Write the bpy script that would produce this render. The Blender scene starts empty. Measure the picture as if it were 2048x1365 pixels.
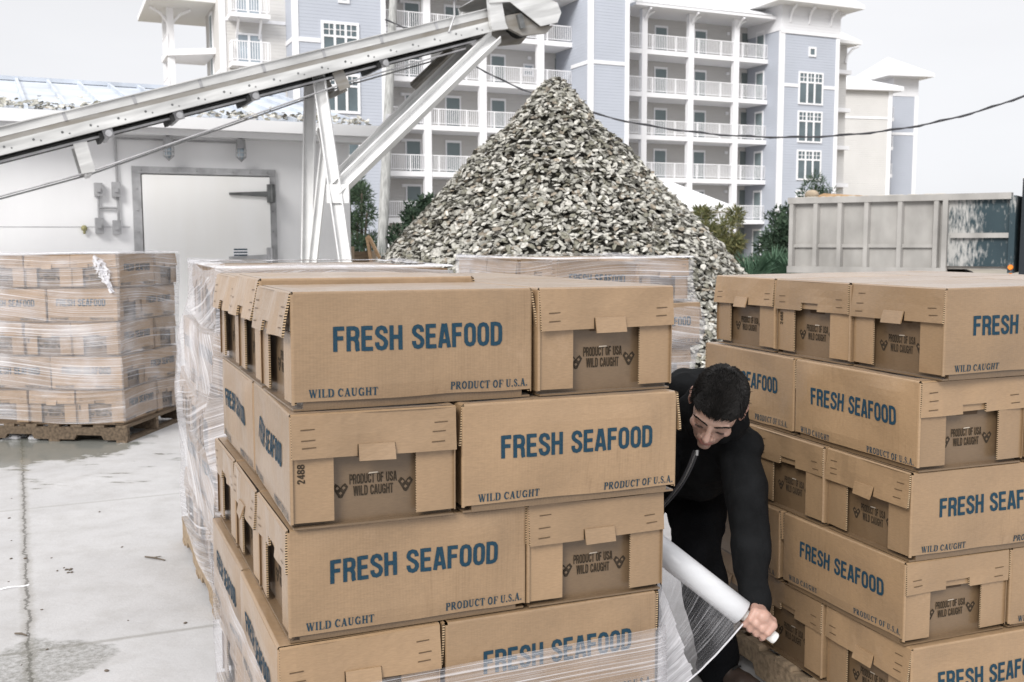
import bpy, bmesh, math, random
from mathutils import Vector, Matrix, noise
from math import radians as R, sin, cos, pi

SC = bpy.context.scene
COL = SC.collection

# ------------------------------------------------------------------ camera
F_PX, PITCH, ROLL, CAM_H = 2023.87, 0.1009, -0.0035, 1.603
FWD = Vector((0, cos(PITCH), -sin(PITCH)))
_up = Vector((0, sin(PITCH), cos(PITCH))); _rt = Vector((1, 0, 0))
RGT = cos(ROLL) * _rt + sin(ROLL) * _up
UPV = -sin(ROLL) * _rt + cos(ROLL) * _up
EYE = Vector((0, 0, CAM_H))
cam_d = bpy.data.cameras.new("camera"); cam = bpy.data.objects.new("camera", cam_d); COL.objects.link(cam)
cam_d.sensor_width = 36; cam_d.lens = F_PX * 36 / 2048; cam_d.clip_end = 2000; cam_d.clip_start = 0.05
m = Matrix((RGT, UPV, -FWD)).transposed().to_4x4(); m.translation = EYE
cam.matrix_world = m
cam_d.dof.use_dof = True; cam_d.dof.focus_distance = 2.75; cam_d.dof.aperture_fstop = 9.0
SC.camera = cam

# ------------------------------------------------------------------ sky, sun, exposure
SUN_EL, SUN_AZ = R(35), R(204)          # soft sun behind the camera, a little to its left
W = bpy.data.worlds.new("World"); SC.world = W; W.use_nodes = True
nt = W.node_tree; nt.nodes.clear()
def wn(t, **k):
    n = nt.nodes.new(t)
    for a, b in k.items(): setattr(n, a, b)
    return n
sky = wn("ShaderNodeTexSky", sky_type='NISHITA', sun_disc=False, sun_elevation=SUN_EL, sun_rotation=SUN_AZ)
hs = wn("ShaderNodeHueSaturation"); hs.inputs['Saturation'].default_value = 0.10; hs.inputs['Value'].default_value = 0.55
nt.links.new(sky.outputs[0], hs.inputs['Color'])
tc = wn("ShaderNodeTexCoord"); sep = wn("ShaderNodeSeparateXYZ"); nt.links.new(tc.outputs['Generated'], sep.inputs[0])
ramp = wn("ShaderNodeValToRGB")          # overcast cloud deck: brighter overhead than at the horizon
ramp.color_ramp.elements[0].position = 0.0; ramp.color_ramp.elements[0].color = (0.65, 0.66, 0.69, 1)
ramp.color_ramp.elements[1].position = 0.6; ramp.color_ramp.elements[1].color = (1.2, 1.2, 1.23, 1)
e = ramp.color_ramp.elements.new(0.22); e.color = (0.71, 0.712, 0.735, 1)
nt.links.new(sep.outputs['Z'], ramp.inputs[0])
nz = wn("ShaderNodeTexNoise"); nz.inputs['Scale'].default_value = 2.2; nz.inputs['Detail'].default_value = 5
mp = wn("ShaderNodeMapping"); mp.inputs['Scale'].default_value = (1, 1, 3.5)
nt.links.new(tc.outputs['Generated'], mp.inputs[0]); nt.links.new(mp.outputs[0], nz.inputs['Vector'])
mr = wn("ShaderNodeMapRange"); mr.inputs[1].default_value = .3; mr.inputs[2].default_value = .7; mr.inputs[3].default_value = .93; mr.inputs[4].default_value = 1.04
nt.links.new(nz.outputs[0], mr.inputs[0])
mx = wn("ShaderNodeMixRGB", blend_type='MULTIPLY'); mx.inputs[0].default_value = 1
nt.links.new(ramp.outputs[0], mx.inputs[1]); nt.links.new(mr.outputs[0], mx.inputs[2])
b1 = wn("ShaderNodeBackground"); b1.inputs[1].default_value = 0.05; nt.links.new(hs.outputs[0], b1.inputs[0])
b2 = wn("ShaderNodeBackground"); b2.inputs[1].default_value = 1.0; nt.links.new(mx.outputs[0], b2.inputs[0])
ad = wn("ShaderNodeAddShader"); out = wn("ShaderNodeOutputWorld")
nt.links.new(b1.outputs[0], ad.inputs[0]); nt.links.new(b2.outputs[0], ad.inputs[1]); nt.links.new(ad.outputs[0], out.inputs[0])
sl = bpy.data.lights.new("sun", 'SUN'); sl.energy = 2.85; sl.angle = R(24); sl.color = (1, .975, .94)
so = bpy.data.objects.new("sun", sl); COL.objects.link(so); so.location = (-5, -10, 20)
sd = Vector((sin(SUN_AZ) * cos(SUN_EL), cos(SUN_AZ) * cos(SUN_EL), sin(SUN_EL)))
so.rotation_euler = (-sd).to_track_quat('-Z', 'Y').to_euler()
SC.view_settings.view_transform = 'Standard'; SC.view_settings.look = 'None'
SC.view_settings.exposure = 0.09; SC.view_settings.gamma = 1
SC.render.engine = 'CYCLES'
SC.cycles.use_denoising = True
SC.cycles.max_bounces = 8; SC.cycles.transparent_max_bounces = 24
SC.cycles.sample_clamp_indirect = 6

# ------------------------------------------------------------------ placing helpers (pixel of the 2048 wide photo + depth -> a real point)
def ray(px, py):
    return (FWD + RGT * ((px - 1024) / F_PX) + UPV * ((682.5 - py) / F_PX))
def at(px, py, depth): return EYE + ray(px, py) * depth
def on_ground(px, py, z=0.0):
    r = ray(px, py); return EYE + r * ((z - CAM_H) / r.z)
def on_plane(px, py, p0, n):
    r = ray(px, py); return EYE + r * ((p0 - EYE).dot(n) / r.dot(n))

# ------------------------------------------------------------------ materials
def mat(name, col, rough=.7, metal=0., spec=.3, noise_s=None, noise_a=.15, bump=0., bump_s=40., coords='Object', stretch=(1, 1, 1), col2=None, rnd=0., detail=5, sheen=0):
    M = bpy.data.materials.new(name); M.use_nodes = True
    t = M.node_tree; N = t.nodes; L = t.links
    b = N["Principled BSDF"]; b.inputs['Roughness'].default_value = rough; b.inputs['Metallic'].default_value = metal
    b.inputs['Specular IOR Level'].default_value = spec; b.inputs['Base Color'].default_value = (*col, 1)
    src = None
    if noise_s or bump or rnd:
        c = N.new("ShaderNodeTexCoord"); mpn = N.new("ShaderNodeMapping"); mpn.inputs['Scale'].default_value = stretch
        L.new(c.outputs[coords], mpn.inputs[0])
    if noise_s:
        n = N.new("ShaderNodeTexNoise"); n.inputs['Scale'].default_value = noise_s; n.inputs['Detail'].default_value = detail
        L.new(mpn.outputs[0], n.inputs['Vector'])
        mr = N.new("ShaderNodeMapRange"); mr.inputs[1].default_value = .32; mr.inputs[2].default_value = .68
        L.new(n.outputs[0], mr.inputs[0])
        mi = N.new("ShaderNodeMixRGB")
        c2 = col2 or tuple(max(0, x * (1 - noise_a)) for x in col)
        mi.inputs[1].default_value = (*c2, 1); mi.inputs[2].default_value = (*(col if col2 else [x * (1 + noise_a * .6) for x in col]), 1)
        L.new(mr.outputs[0], mi.inputs[0]); src = mi.outputs[0]
    if rnd:
        oi = N.new("ShaderNodeObjectInfo"); m2 = N.new("ShaderNodeMapRange")
        m2.inputs[3].default_value = 1 - rnd; m2.inputs[4].default_value = 1 + rnd; L.new(oi.outputs['Random'], m2.inputs[0])
        mu = N.new("ShaderNodeMixRGB"); mu.blend_type = 'MULTIPLY'; mu.inputs[0].default_value = 1
        if src: L.new(src, mu.inputs[1])
        else: mu.inputs[1].default_value = (*col, 1)
        L.new(m2.outputs[0], mu.inputs[2]); src = mu.outputs[0]
    if src: L.new(src, b.inputs['Base Color'])
    if bump:
        n2 = N.new("ShaderNodeTexNoise"); n2.inputs['Scale'].default_value = bump_s; n2.inputs['Detail'].default_value = 4
        L.new(mpn.outputs[0], n2.inputs['Vector'])
        bp = N.new("ShaderNodeBump"); bp.inputs['Strength'].default_value = bump; bp.inputs['Distance'].default_value = .01
        L.new(n2.outputs[0], bp.inputs['Height']); L.new(bp.outputs[0], b.inputs['Normal'])
    return M

def cardboard(name, col, rnd=.12, streak=.10):
    M = mat(name, col, rough=.52, spec=.5, noise_s=5, noise_a=.09, rnd=rnd)
    t = M.node_tree; N = t.nodes; L = t.links; b = N["Principled BSDF"]
    lk = b.inputs['Base Color'].links[0]; src = lk.from_socket
    tc = N.new("ShaderNodeTexCoord")
    mp1 = N.new("ShaderNodeMapping"); mp1.inputs['Scale'].default_value = (150, 150, 6); L.new(tc.outputs['Object'], mp1.inputs[0])
    n1 = N.new("ShaderNodeTexNoise"); n1.inputs['Scale'].default_value = 1; n1.inputs['Detail'].default_value = 3; L.new(mp1.outputs[0], n1.inputs['Vector'])
    n2 = N.new("ShaderNodeTexNoise"); n2.inputs['Scale'].default_value = 3.2; n2.inputs['Detail'].default_value = 2; L.new(tc.outputs['Object'], n2.inputs['Vector'])
    r1 = N.new("ShaderNodeMapRange"); r1.inputs[1].default_value = .5; r1.inputs[2].default_value = .75; L.new(n1.outputs[0], r1.inputs[0])
    r2 = N.new("ShaderNodeMapRange"); r2.inputs[1].default_value = .45; r2.inputs[2].default_value = .68; L.new(n2.outputs[0], r2.inputs[0])
    mm = N.new("ShaderNodeMath"); mm.operation = 'MULTIPLY'; L.new(r1.outputs[0], mm.inputs[0]); L.new(r2.outputs[0], mm.inputs[1])
    m3 = N.new("ShaderNodeMath"); m3.operation = 'MULTIPLY'; m3.inputs[1].default_value = streak * 3; L.new(mm.outputs[0], m3.inputs[0])
    mi = N.new("ShaderNodeMixRGB"); mi.inputs[2].default_value = (col[0] * .55, col[1] * .5, col[2] * .42, 1)
    L.new(m3.outputs[0], mi.inputs[0]); L.new(src, mi.inputs[1])
    b.inputs['Coat Weight'].default_value = .55; b.inputs['Coat Roughness'].default_value = .24; b.inputs['Sheen Weight'].default_value = .45; b.inputs['Sheen Roughness'].default_value = .18; b.inputs['Sheen Tint'].default_value = (1, .95, .92, 1)
    # pulp fibres
    mp3 = N.new("ShaderNodeMapping"); mp3.inputs['Scale'].default_value = (60, 60, 420); L.new(tc.outputs['Object'], mp3.inputs[0])
    n4 = N.new("ShaderNodeTexNoise"); n4.inputs['Scale'].default_value = 1; n4.inputs['Detail'].default_value = 4; L.new(mp3.outputs[0], n4.inputs['Vector'])
    r4 = N.new("ShaderNodeMapRange"); r4.inputs[1].default_value = .3; r4.inputs[2].default_value = .7; r4.inputs[3].default_value = .91; r4.inputs[4].default_value = 1.07; L.new(n4.outputs[0], r4.inputs[0])
    mu = N.new("ShaderNodeMixRGB"); mu.blend_type = 'MULTIPLY'; mu.inputs[0].default_value = 1
    L.new(mi.outputs[0], mu.inputs[1]); L.new(r4.outputs[0], mu.inputs[2])
    # pale scuffs where cartons rubbed together
    oi = N.new("ShaderNodeObjectInfo"); vm = N.new("ShaderNodeVectorMath"); vm.operation = 'ADD'; L.new(tc.outputs['Object'], vm.inputs[0]); cx = N.new("ShaderNodeCombineXYZ"); L.new(oi.outputs['Random'], cx.inputs[0]); L.new(oi.outputs['Random'], cx.inputs[2])
    sc_ = N.new("ShaderNodeVectorMath"); sc_.operation = 'SCALE'; sc_.inputs['Scale'].default_value = 9; L.new(cx.outputs[0], sc_.inputs[0]); L.new(sc_.outputs[0], vm.inputs[1])
    n5 = N.new("ShaderNodeTexNoise"); n5.inputs['Scale'].default_value = 4; n5.inputs['Detail'].default_value = 9; n5.inputs['Roughness'].default_value = .72; L.new(vm.outputs[0], n5.inputs['Vector'])
    r5 = N.new("ShaderNodeMapRange"); r5.inputs[1].default_value = .62; r5.inputs[2].default_value = .74; r5.inputs[4].default_value = .5; L.new(n5.outputs[0], r5.inputs[0])
    r6 = N.new("ShaderNodeMapRange"); r6.inputs[1].default_value = .40; r6.inputs[2].default_value = .29; r6.inputs[4].default_value = .45; L.new(n5.outputs[0], r6.inputs[0])
    ms = N.new("ShaderNodeMixRGB"); ms.inputs[2].default_value = (min(1, col[0] * 1.35), col[1] * 1.42, col[2] * 1.6, 1); L.new(r5.outputs[0], ms.inputs[0]); L.new(mu.outputs[0], ms.inputs[1])
    md = N.new("ShaderNodeMixRGB"); md.inputs[2].default_value = (col[0] * .66, col[1] * .6, col[2] * .52, 1); L.new(r6.outputs[0], md.inputs[0]); L.new(ms.outputs[0], md.inputs[1]); L.new(md.outputs[0], b.inputs['Base Color'])
    # faint flute ridges and wide waviness
    wv = N.new("ShaderNodeTexWave"); wv.wave_type = 'BANDS'; wv.bands_direction = 'X'; wv.inputs['Scale'].default_value = 40; wv.inputs['Distortion'].default_value = .6; wv.inputs['Detail'].default_value = 1
    L.new(tc.outputs['Object'], wv.inputs['Vector'])
    n3 = N.new("ShaderNodeTexNoise"); n3.inputs['Scale'].default_value = 9; n3.inputs['Detail'].default_value = 3; L.new(tc.outputs['Object'], n3.inputs['Vector'])
    ma = N.new("ShaderNodeMath"); ma.operation = 'MULTIPLY_ADD'; ma.inputs[1].default_value = .022; L.new(wv.outputs['Fac'], ma.inputs[0]); L.new(n3.outputs[0], ma.inputs[2])
    bp = N.new("ShaderNodeBump"); bp.inputs['Strength'].default_value = .5; bp.inputs['Distance'].default_value = .012
    L.new(ma.outputs[0], bp.inputs['Height']); L.new(bp.outputs[0], b.inputs['Normal'])
    return M

M = {}
M['card'] = cardboard('kraft cardboard', (.282, .183, .100))
M['card_in'] = cardboard('kraft tray', (.148, .095, .051), rnd=.08, streak=.06)  # browner tray board, with the shade of the recess also put into its colour
M['ink'] = mat('blue ink', (.010, .038, .066), rough=.75, spec=.1, noise_s=260, noise_a=.25, col2=(.024, .052, .073))
M['ink2'] = mat('brown ink', (.045, .034, .024), rough=.8, spec=.1, noise_s=200, noise_a=.4)
def flute():
    m_ = mat('corrugated edge', (.3, .2, .11), rough=.9)
    t = m_.node_tree; N = t.nodes; L = t.links
    c = N.new("ShaderNodeTexCoord"); w = N.new("ShaderNodeTexWave"); w.bands_direction = 'Z'; w.inputs['Scale'].default_value = 52; w.inputs['Distortion'].default_value = 1.5; w.inputs['Detail Scale'].default_value = 30
    L.new(c.outputs['Object'], w.inputs['Vector']); r = N.new("ShaderNodeValToRGB")
    r.color_ramp.elements[0].position = .45; r.color_ramp.elements[0].color = (.02, .012, .006, 1)
    r.color_ramp.elements[1].position = .62; r.color_ramp.elements[1].color = (.5, .36, .22, 1)
    L.new(w.outputs['Fac'], r.inputs[0]); L.new(r.outputs[0], N["Principled BSDF"].inputs['Base Color'])
    return m_
M['flute'] = flute()
M['staple_hole_shade'] = mat('dark staple slit', (.09, .055, .03), rough=.6)  # staple slits, and the shade painted as the hand hole
M['wood'] = mat('pallet wood', (.30, .225, .15), rough=.85, noise_s=6, noise_a=.35, stretch=(1, 8, 8), rnd=.15, bump=.4, bump_s=30)
M['wood_wet'] = mat('damp pallet wood', (.15, .11, .075), rough=.8, noise_s=6, noise_a=.45, stretch=(1, 8, 8), rnd=.15, bump=.4, bump_s=30)
M['lumber'] = mat('fresh lumber', (.5, .33, .19), rough=.8, noise_s=8, noise_a=.25, stretch=(1, 1, 6))
M['white'] = mat('white paint', (.80, .80, .81), rough=.55, noise_s=.6, noise_a=.04)
M['white_wall'] = mat('white coated wall panel', (.84, .84, .85), rough=.5, noise_s=1.3, noise_a=.06, stretch=(1, 1, .25), bump=.06, bump_s=3)
M['door_white'] = mat('white freezer door', (.86, .86, .86), rough=.45, noise_s=2.2, noise_a=.06, stretch=(1, 1, .15), col2=(.81, .80, .78))
M['galv'] = mat('galvanized steel', (.42, .42, .43), rough=.45, metal=.35, noise_s=7, noise_a=.25, bump=.1, bump_s=20)
M['galv_dark'] = mat('dull dark steel', (.16, .165, .165), rough=.55, metal=.4, noise_s=9, noise_a=.4)
M['stainless'] = mat('weathered stainless channel', (.63, .63, .62), rough=.42, metal=.35, noise_s=3, noise_a=.30, stretch=(.5, 1, 4))
M['trough'] = mat('stained steel trough', (.30, .29, .275), rough=.6, metal=.25, noise_s=6, noise_a=.4, stretch=(.6, 1, 3), col2=(.22, .20, .17))
M['rubber'] = mat('black rubber', (.025, .025, .025), rough=.7, noise_s=10, noise_a=.4)
M['white_steel'] = mat('white painted steel', (.76, .76, .755), rough=.45, noise_s=4, noise_a=.10, bump=.06, bump_s=15)
M['roof_blue'] = mat('blue metal roofing', (.56, .60, .66), rough=.4, metal=.2, noise_s=2, noise_a=.2)
M['roof_white'] = mat('white metal roofing', (.78, .78, .79), rough=.45, metal=.1, noise_s=.7, noise_a=.05)
def siding(name, col, pitch=.2):
    m_ = mat(name, col, rough=.75, noise_s=.35, noise_a=.05)
    t = m_.node_tree; N = t.nodes; L = t.links
    c = N.new("ShaderNodeTexCoord"); s = N.new("ShaderNodeSeparateXYZ"); L.new(c.outputs['Object'], s.inputs[0])
    d = N.new("ShaderNodeMath"); d.operation = 'DIVIDE'; d.inputs[1].default_value = pitch; L.new(s.outputs['Z'], d.inputs[0])
    f = N.new("ShaderNodeMath"); f.operation = 'FRACT'; L.new(d.outputs[0], f.inputs[0])
    b = N.new("ShaderNodeBump"); b.inputs['Strength'].default_value = .8; b.inputs['Distance'].default_value = .07; b.invert = True
    L.new(f.outputs[0], b.inputs['Height']); L.new(b.outputs[0], N["Principled BSDF"].inputs['Normal'])
    return m_
M['siding_blue'] = siding('blue grey lap siding', (.415, .440, .495))
M['siding_beige'] = siding('beige lap siding', (.585, .572, .555))
M['siding_white'] = siding('white lap siding', (.74, .74, .76))
M['trim'] = mat('white trim', (.82, .82, .84), rough=.6)
M['glass_dark'] = mat('window glass', (.10, .135, .15), rough=.08, spec=.9, noise_s=.8, noise_a=.3)
M['glass_pale'] = mat('curtained window glass', (.32, .38, .43), rough=.1, spec=.9, noise_s=.8, noise_a=.3)
M['opening'] = mat('painted passage shade', (.16, .185, .185), rough=.8)  # shade of the open passages, put into the colour of flat slabs
M['door_teal'] = mat('grey green door', (.20, .245, .255), rough=.5)
M['slab_under'] = mat('balcony soffit', (.78, .78, .78), rough=.7)

# ------------------------------------------------------------------ mesh building
class MB:
    def __init__(s): s.v = []; s.f = []; s.mi = []; s.uv = {}
    def add(s, vs, fs, mi=0, T=None):
        o = len(s.v)
        s.v += [tuple(T @ Vector(p)) if T is not None else tuple(p) for p in vs]
        for f in fs: s.f.append(tuple(i + o for i in f)); s.mi.append(mi)
        return o
    def box(s, x0, x1, y0, y1, z0, z1, mi=0, T=None):
        v = [(x0, y0, z0), (x1, y0, z0), (x1, y1, z0), (x0, y1, z0), (x0, y0, z1), (x1, y0, z1), (x1, y1, z1), (x0, y1, z1)]
        s.add(v, [(0, 3, 2, 1), (4, 5, 6, 7), (0, 1, 5, 4), (1, 2, 6, 5), (2, 3, 7, 6), (3, 0, 4, 7)], mi, T)
    def prism(s, poly, d0, d1, axis='y', mi=0, T=None, mi_side=None):
        """poly: 2D outline (ccw); extruded along axis from d0 to d1"""
        n = len(poly)
        def P(a, b, d): return (a, d, b) if axis == 'y' else ((d, a, b) if axis == 'x' else (a, b, d))
        v = [P(a, b, d0) for a, b in poly] + [P(a, b, d1) for a, b in poly]
        s.add(v, [tuple(range(n - 1, -1, -1)), tuple(range(n, 2 * n))], mi, T)
        s.add(v, [(i, (i + 1) % n, n + (i + 1) % n, n + i) for i in range(n)], mi if mi_side is None else mi_side, T)
    def bar(s, a, b, w, h, mi=0, up=Vector((0, 0, 1))):
        a = Vector(a); b = Vector(b); d = (b - a); l = d.length; d.normalize()
        x = d.cross(up)
        if x.length < 1e-4: x = d.cross(Vector((0, 1, 0)))
        x.normalize(); z = x.cross(d)
        T = Matrix((d, x, z)).transposed().to_4x4(); T.translation = a
        s.box(0, l, -w / 2, w / 2, -h / 2, h / 2, mi, T)
    def tube(s, pts, r, n=8, mi=0, cap=True):
        pts = [Vector(p) for p in pts]; rr = r if hasattr(r, '__len__') else [r] * len(pts)
        rings = []
        ref = None
        for i, p in enumerate(pts):
            t = (pts[min(i + 1, len(pts) - 1)] - pts[max(i - 1, 0)]).normalized()
            if ref is None:
                ref = t.cross(Vector((0, 0, 1)))
                if ref.length < 1e-3: ref = t.cross(Vector((0, 1, 0)))
            x = (ref - t * ref.dot(t)).normalized(); ref = x; y = t.cross(x)
            rings.append([p + (x * cos(2 * pi * k / n) + y * sin(2 * pi * k / n)) * rr[i] for k in range(n)])
        v = [q for g in rings for q in g]
        f = [(i * n + k, i * n + (k + 1) % n, (i + 1) * n + (k + 1) % n, (i + 1) * n + k) for i in range(len(pts) - 1) for k in range(n)]
        if cap: f += [tuple(range(n - 1, -1, -1)), tuple((len(pts) - 1) * n + k for k in range(n))]
        s.add(v, f, mi)
    def ball(s, c, rad, n=10, m_=7, mi=0, T=None):
        c = Vector(c); rx, ry, rz = rad if hasattr(rad, '__len__') else (rad,) * 3
        v = []; f = []
        for j in range(1, m_):
            th = pi * j / m_
            for i in range(n):
                a = 2 * pi * i / n
                v.append(c + Vector((rx * sin(th) * cos(a), ry * sin(th) * sin(a), rz * cos(th))))
        v += [c + Vector((0, 0, rz)), c - Vector((0, 0, rz))]
        top, bot = len(v) - 2, len(v) - 1
        for j in range(m_ - 2):
            for i in range(n): f.append((j * n + i, (j + 1) * n + i, (j + 1) * n + (i + 1) % n, j * n + (i + 1) % n))
        for i in range(n):
            f.append((top, i, (i + 1) % n)); f.append((bot, (m_ - 2) * n + (i + 1) % n, (m_ - 2) * n + i))
        s.add(v, f, mi, T)
    def mesh(s, name, mats, smooth=False):
        me = bpy.data.meshes.new(name); me.from_pydata(s.v, [], s.f); me.update()
        for x in (mats if isinstance(mats, (list, tuple)) else [mats]): me.materials.append(x)
        me.polygons.foreach_set('material_index', s.mi)
        if smooth: me.polygons.foreach_set('use_smooth', [True] * len(s.f))
        me.update()
        return me
    def build(s, name, mats, parent=None, smooth=False, label=None, cat=None, group=None, kind=None):
        return put(name, s.mesh(name, mats, smooth), parent, label, cat, group, kind)

def tag(o, label=None, cat=None, group=None, kind=None):
    if label: o['label'] = label
    if cat: o['category'] = cat
    if group: o['group'] = group
    if kind: o['kind'] = kind
    return o
def put(name, data, parent=None, label=None, cat=None, group=None, kind=None):
    o = bpy.data.objects.new(name, data); COL.objects.link(o)
    if parent: o.parent = parent
    return tag(o, label, cat, group, kind)
def empty(name, loc=(0, 0, 0), rz=0., label=None, cat=None, group=None, Mx=None):
    o = bpy.data.objects.new(name, None); COL.objects.link(o); o.empty_display_size = .2
    if Mx is not None: o.matrix_world = Mx
    else: o.location = loc; o.rotation_euler = (0, 0, rz)
    return tag(o, label, cat, group)

# ------------------------------------------------------------------ lettering: strokes -> flat letters
def stroke_poly(pts, w):
    P = [Vector((a, b)) for a, b in pts]; n = len(P); Lf = []; Rt = []
    for i in range(n):
        d1 = (P[i] - P[i - 1]).normalized() if i else None
        d2 = (P[i + 1] - P[i]).normalized() if i < n - 1 else None
        if d1 is None: nn = Vector((-d2.y, d2.x)); k = 1
        elif d2 is None: nn = Vector((-d1.y, d1.x)); k = 1
        else:
            nn = Vector((-(d1.y + d2.y), d1.x + d2.x)); nn.normalize()
            k = min(1.5, 1 / max(.3, nn.dot(Vector((-d1.y, d1.x)))))
        Lf.append(P[i] + nn * w / 2 * k); Rt.append(P[i] - nn * w / 2 * k)
    return Lf, Rt
t_ = .168
S_ = [(.43, .69), (.43, .78), (.375, .885), (.26, .925), (.145, .885), (.09, .78), (.09, .69), (.15, .6), (.37, .45), (.44, .34), (.44, .23), (.38, .115), (.26, .075), (.14, .115), (.085, .23), (.085, .33)]
O_ = [(.26, .92), (.37, .885), (.43, .78), (.44, .5), (.43, .22), (.37, .115), (.26, .08), (.15, .115), (.09, .22), (.08, .5), (.09, .78), (.15, .885), (.26, .92), (.30, .915)]
C_ = [(.43, .66), (.43, .78), (.375, .885), (.26, .92), (.15, .885), (.09, .78), (.08, .5), (.09, .22), (.15, .115), (.26, .08), (.375, .115), (.43, .22), (.435, .36)]
SANS = {
 'F': (.46, [[(.0825, 0), (.0825, 1)], [(.0825, .925), (.44, .925)], [(.0825, .535), (.40, .535)]]),
 'R': (.52, [[(.0825, 0), (.0825, 1)], [(.0825, .925), (.3, .925), (.4, .88), (.43, .79), (.43, .64), (.4, .55), (.3, .505), (.0825, .505)], [(.29, .5), (.38, .44), (.42, .33), (.42, .12), (.45, 0)]]),
 'P': (.49, [[(.0825, 0), (.0825, 1)], [(.0825, .925), (.3, .925), (.4, .88), (.43, .79), (.43, .61), (.4, .52), (.3, .475), (.0825, .475)]]),
 'E': (.48, [[(.0825, 0), (.0825, 1)], [(.0825, .925), (.45, .925)], [(.0825, .52), (.42, .52)], [(.0825, .075), (.46, .075)]]),
 'S': (.52, [S_]), 'O': (.52, [O_]), 'C': (.52, [C_]),
 'H': (.54, [[(.0825, 0), (.0825, 1)], [(.45, 0), (.45, 1)], [(.0825, .53), (.45, .53)]]),
 'A': (.54, [[(.07, 0), (.235, 1)], [(.47, 0), (.305, 1)], [(.13, .27), (.41, .27)]]),
 'D': (.52, [[(.0825, 0), (.0825, 1)], [(.0825, .925), (.25, .925), (.37, .885), (.43, .78), (.44, .5), (.43, .22), (.37, .115), (.25, .075), (.0825, .075)]]),
 'U': (.53, [[(.085, 1), (.085, .25), (.13, .12), (.265, .075), (.4, .12), (.445, .25), (.445, 1)]]),
 'T': (.46, [[(.23, 0), (.23, 1)], [(0, .925), (.46, .925)]]),
 'W': (.78, [[(.06, 1), (.2, 0)], [(.2, 0), (.37, 1)], [(.41, 1), (.58, 0)], [(.58, 0), (.72, 1)]]),
 'I': (.2, [[(.1, 0), (.1, 1)]]), 'L': (.43, [[(.0825, 0), (.0825, 1)], [(.0825, .075), (.42, .075)]]),
 'G': (.54, [C_[:-1] + [(.435, .22)], [(.445, 0), (.445, .47)], [(.27, .45), (.5, .45)]]),
 '2': (.5, [[(.09, .68), (.09, .78), (.15, .9), (.26, .925), (.38, .88), (.42, .76), (.4, .62), (.1, .09)], [(.06, .075), (.46, .075)]]),
 '4': (.5, [[(.36, 0), (.36, 1)], [(.36, .96), (.06, .3)], [(.03, .28), (.49, .28)]]),
 '8': (.5, [[(.25, .92), (.39, .87), (.41, .73), (.37, .58), (.25, .53), (.13, .58), (.09, .73), (.11, .87), (.25, .92), (.28, .91)], [(.25, .5), (.4, .43), (.44, .28), (.4, .13), (.25, .075), (.1, .13), (.06, .28), (.1, .43), (.25, .5), (.28, .49)]]),
 '.': (.2, [[(.1, 0), (.1, .16)]]), ' ': (.26, [])}
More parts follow.
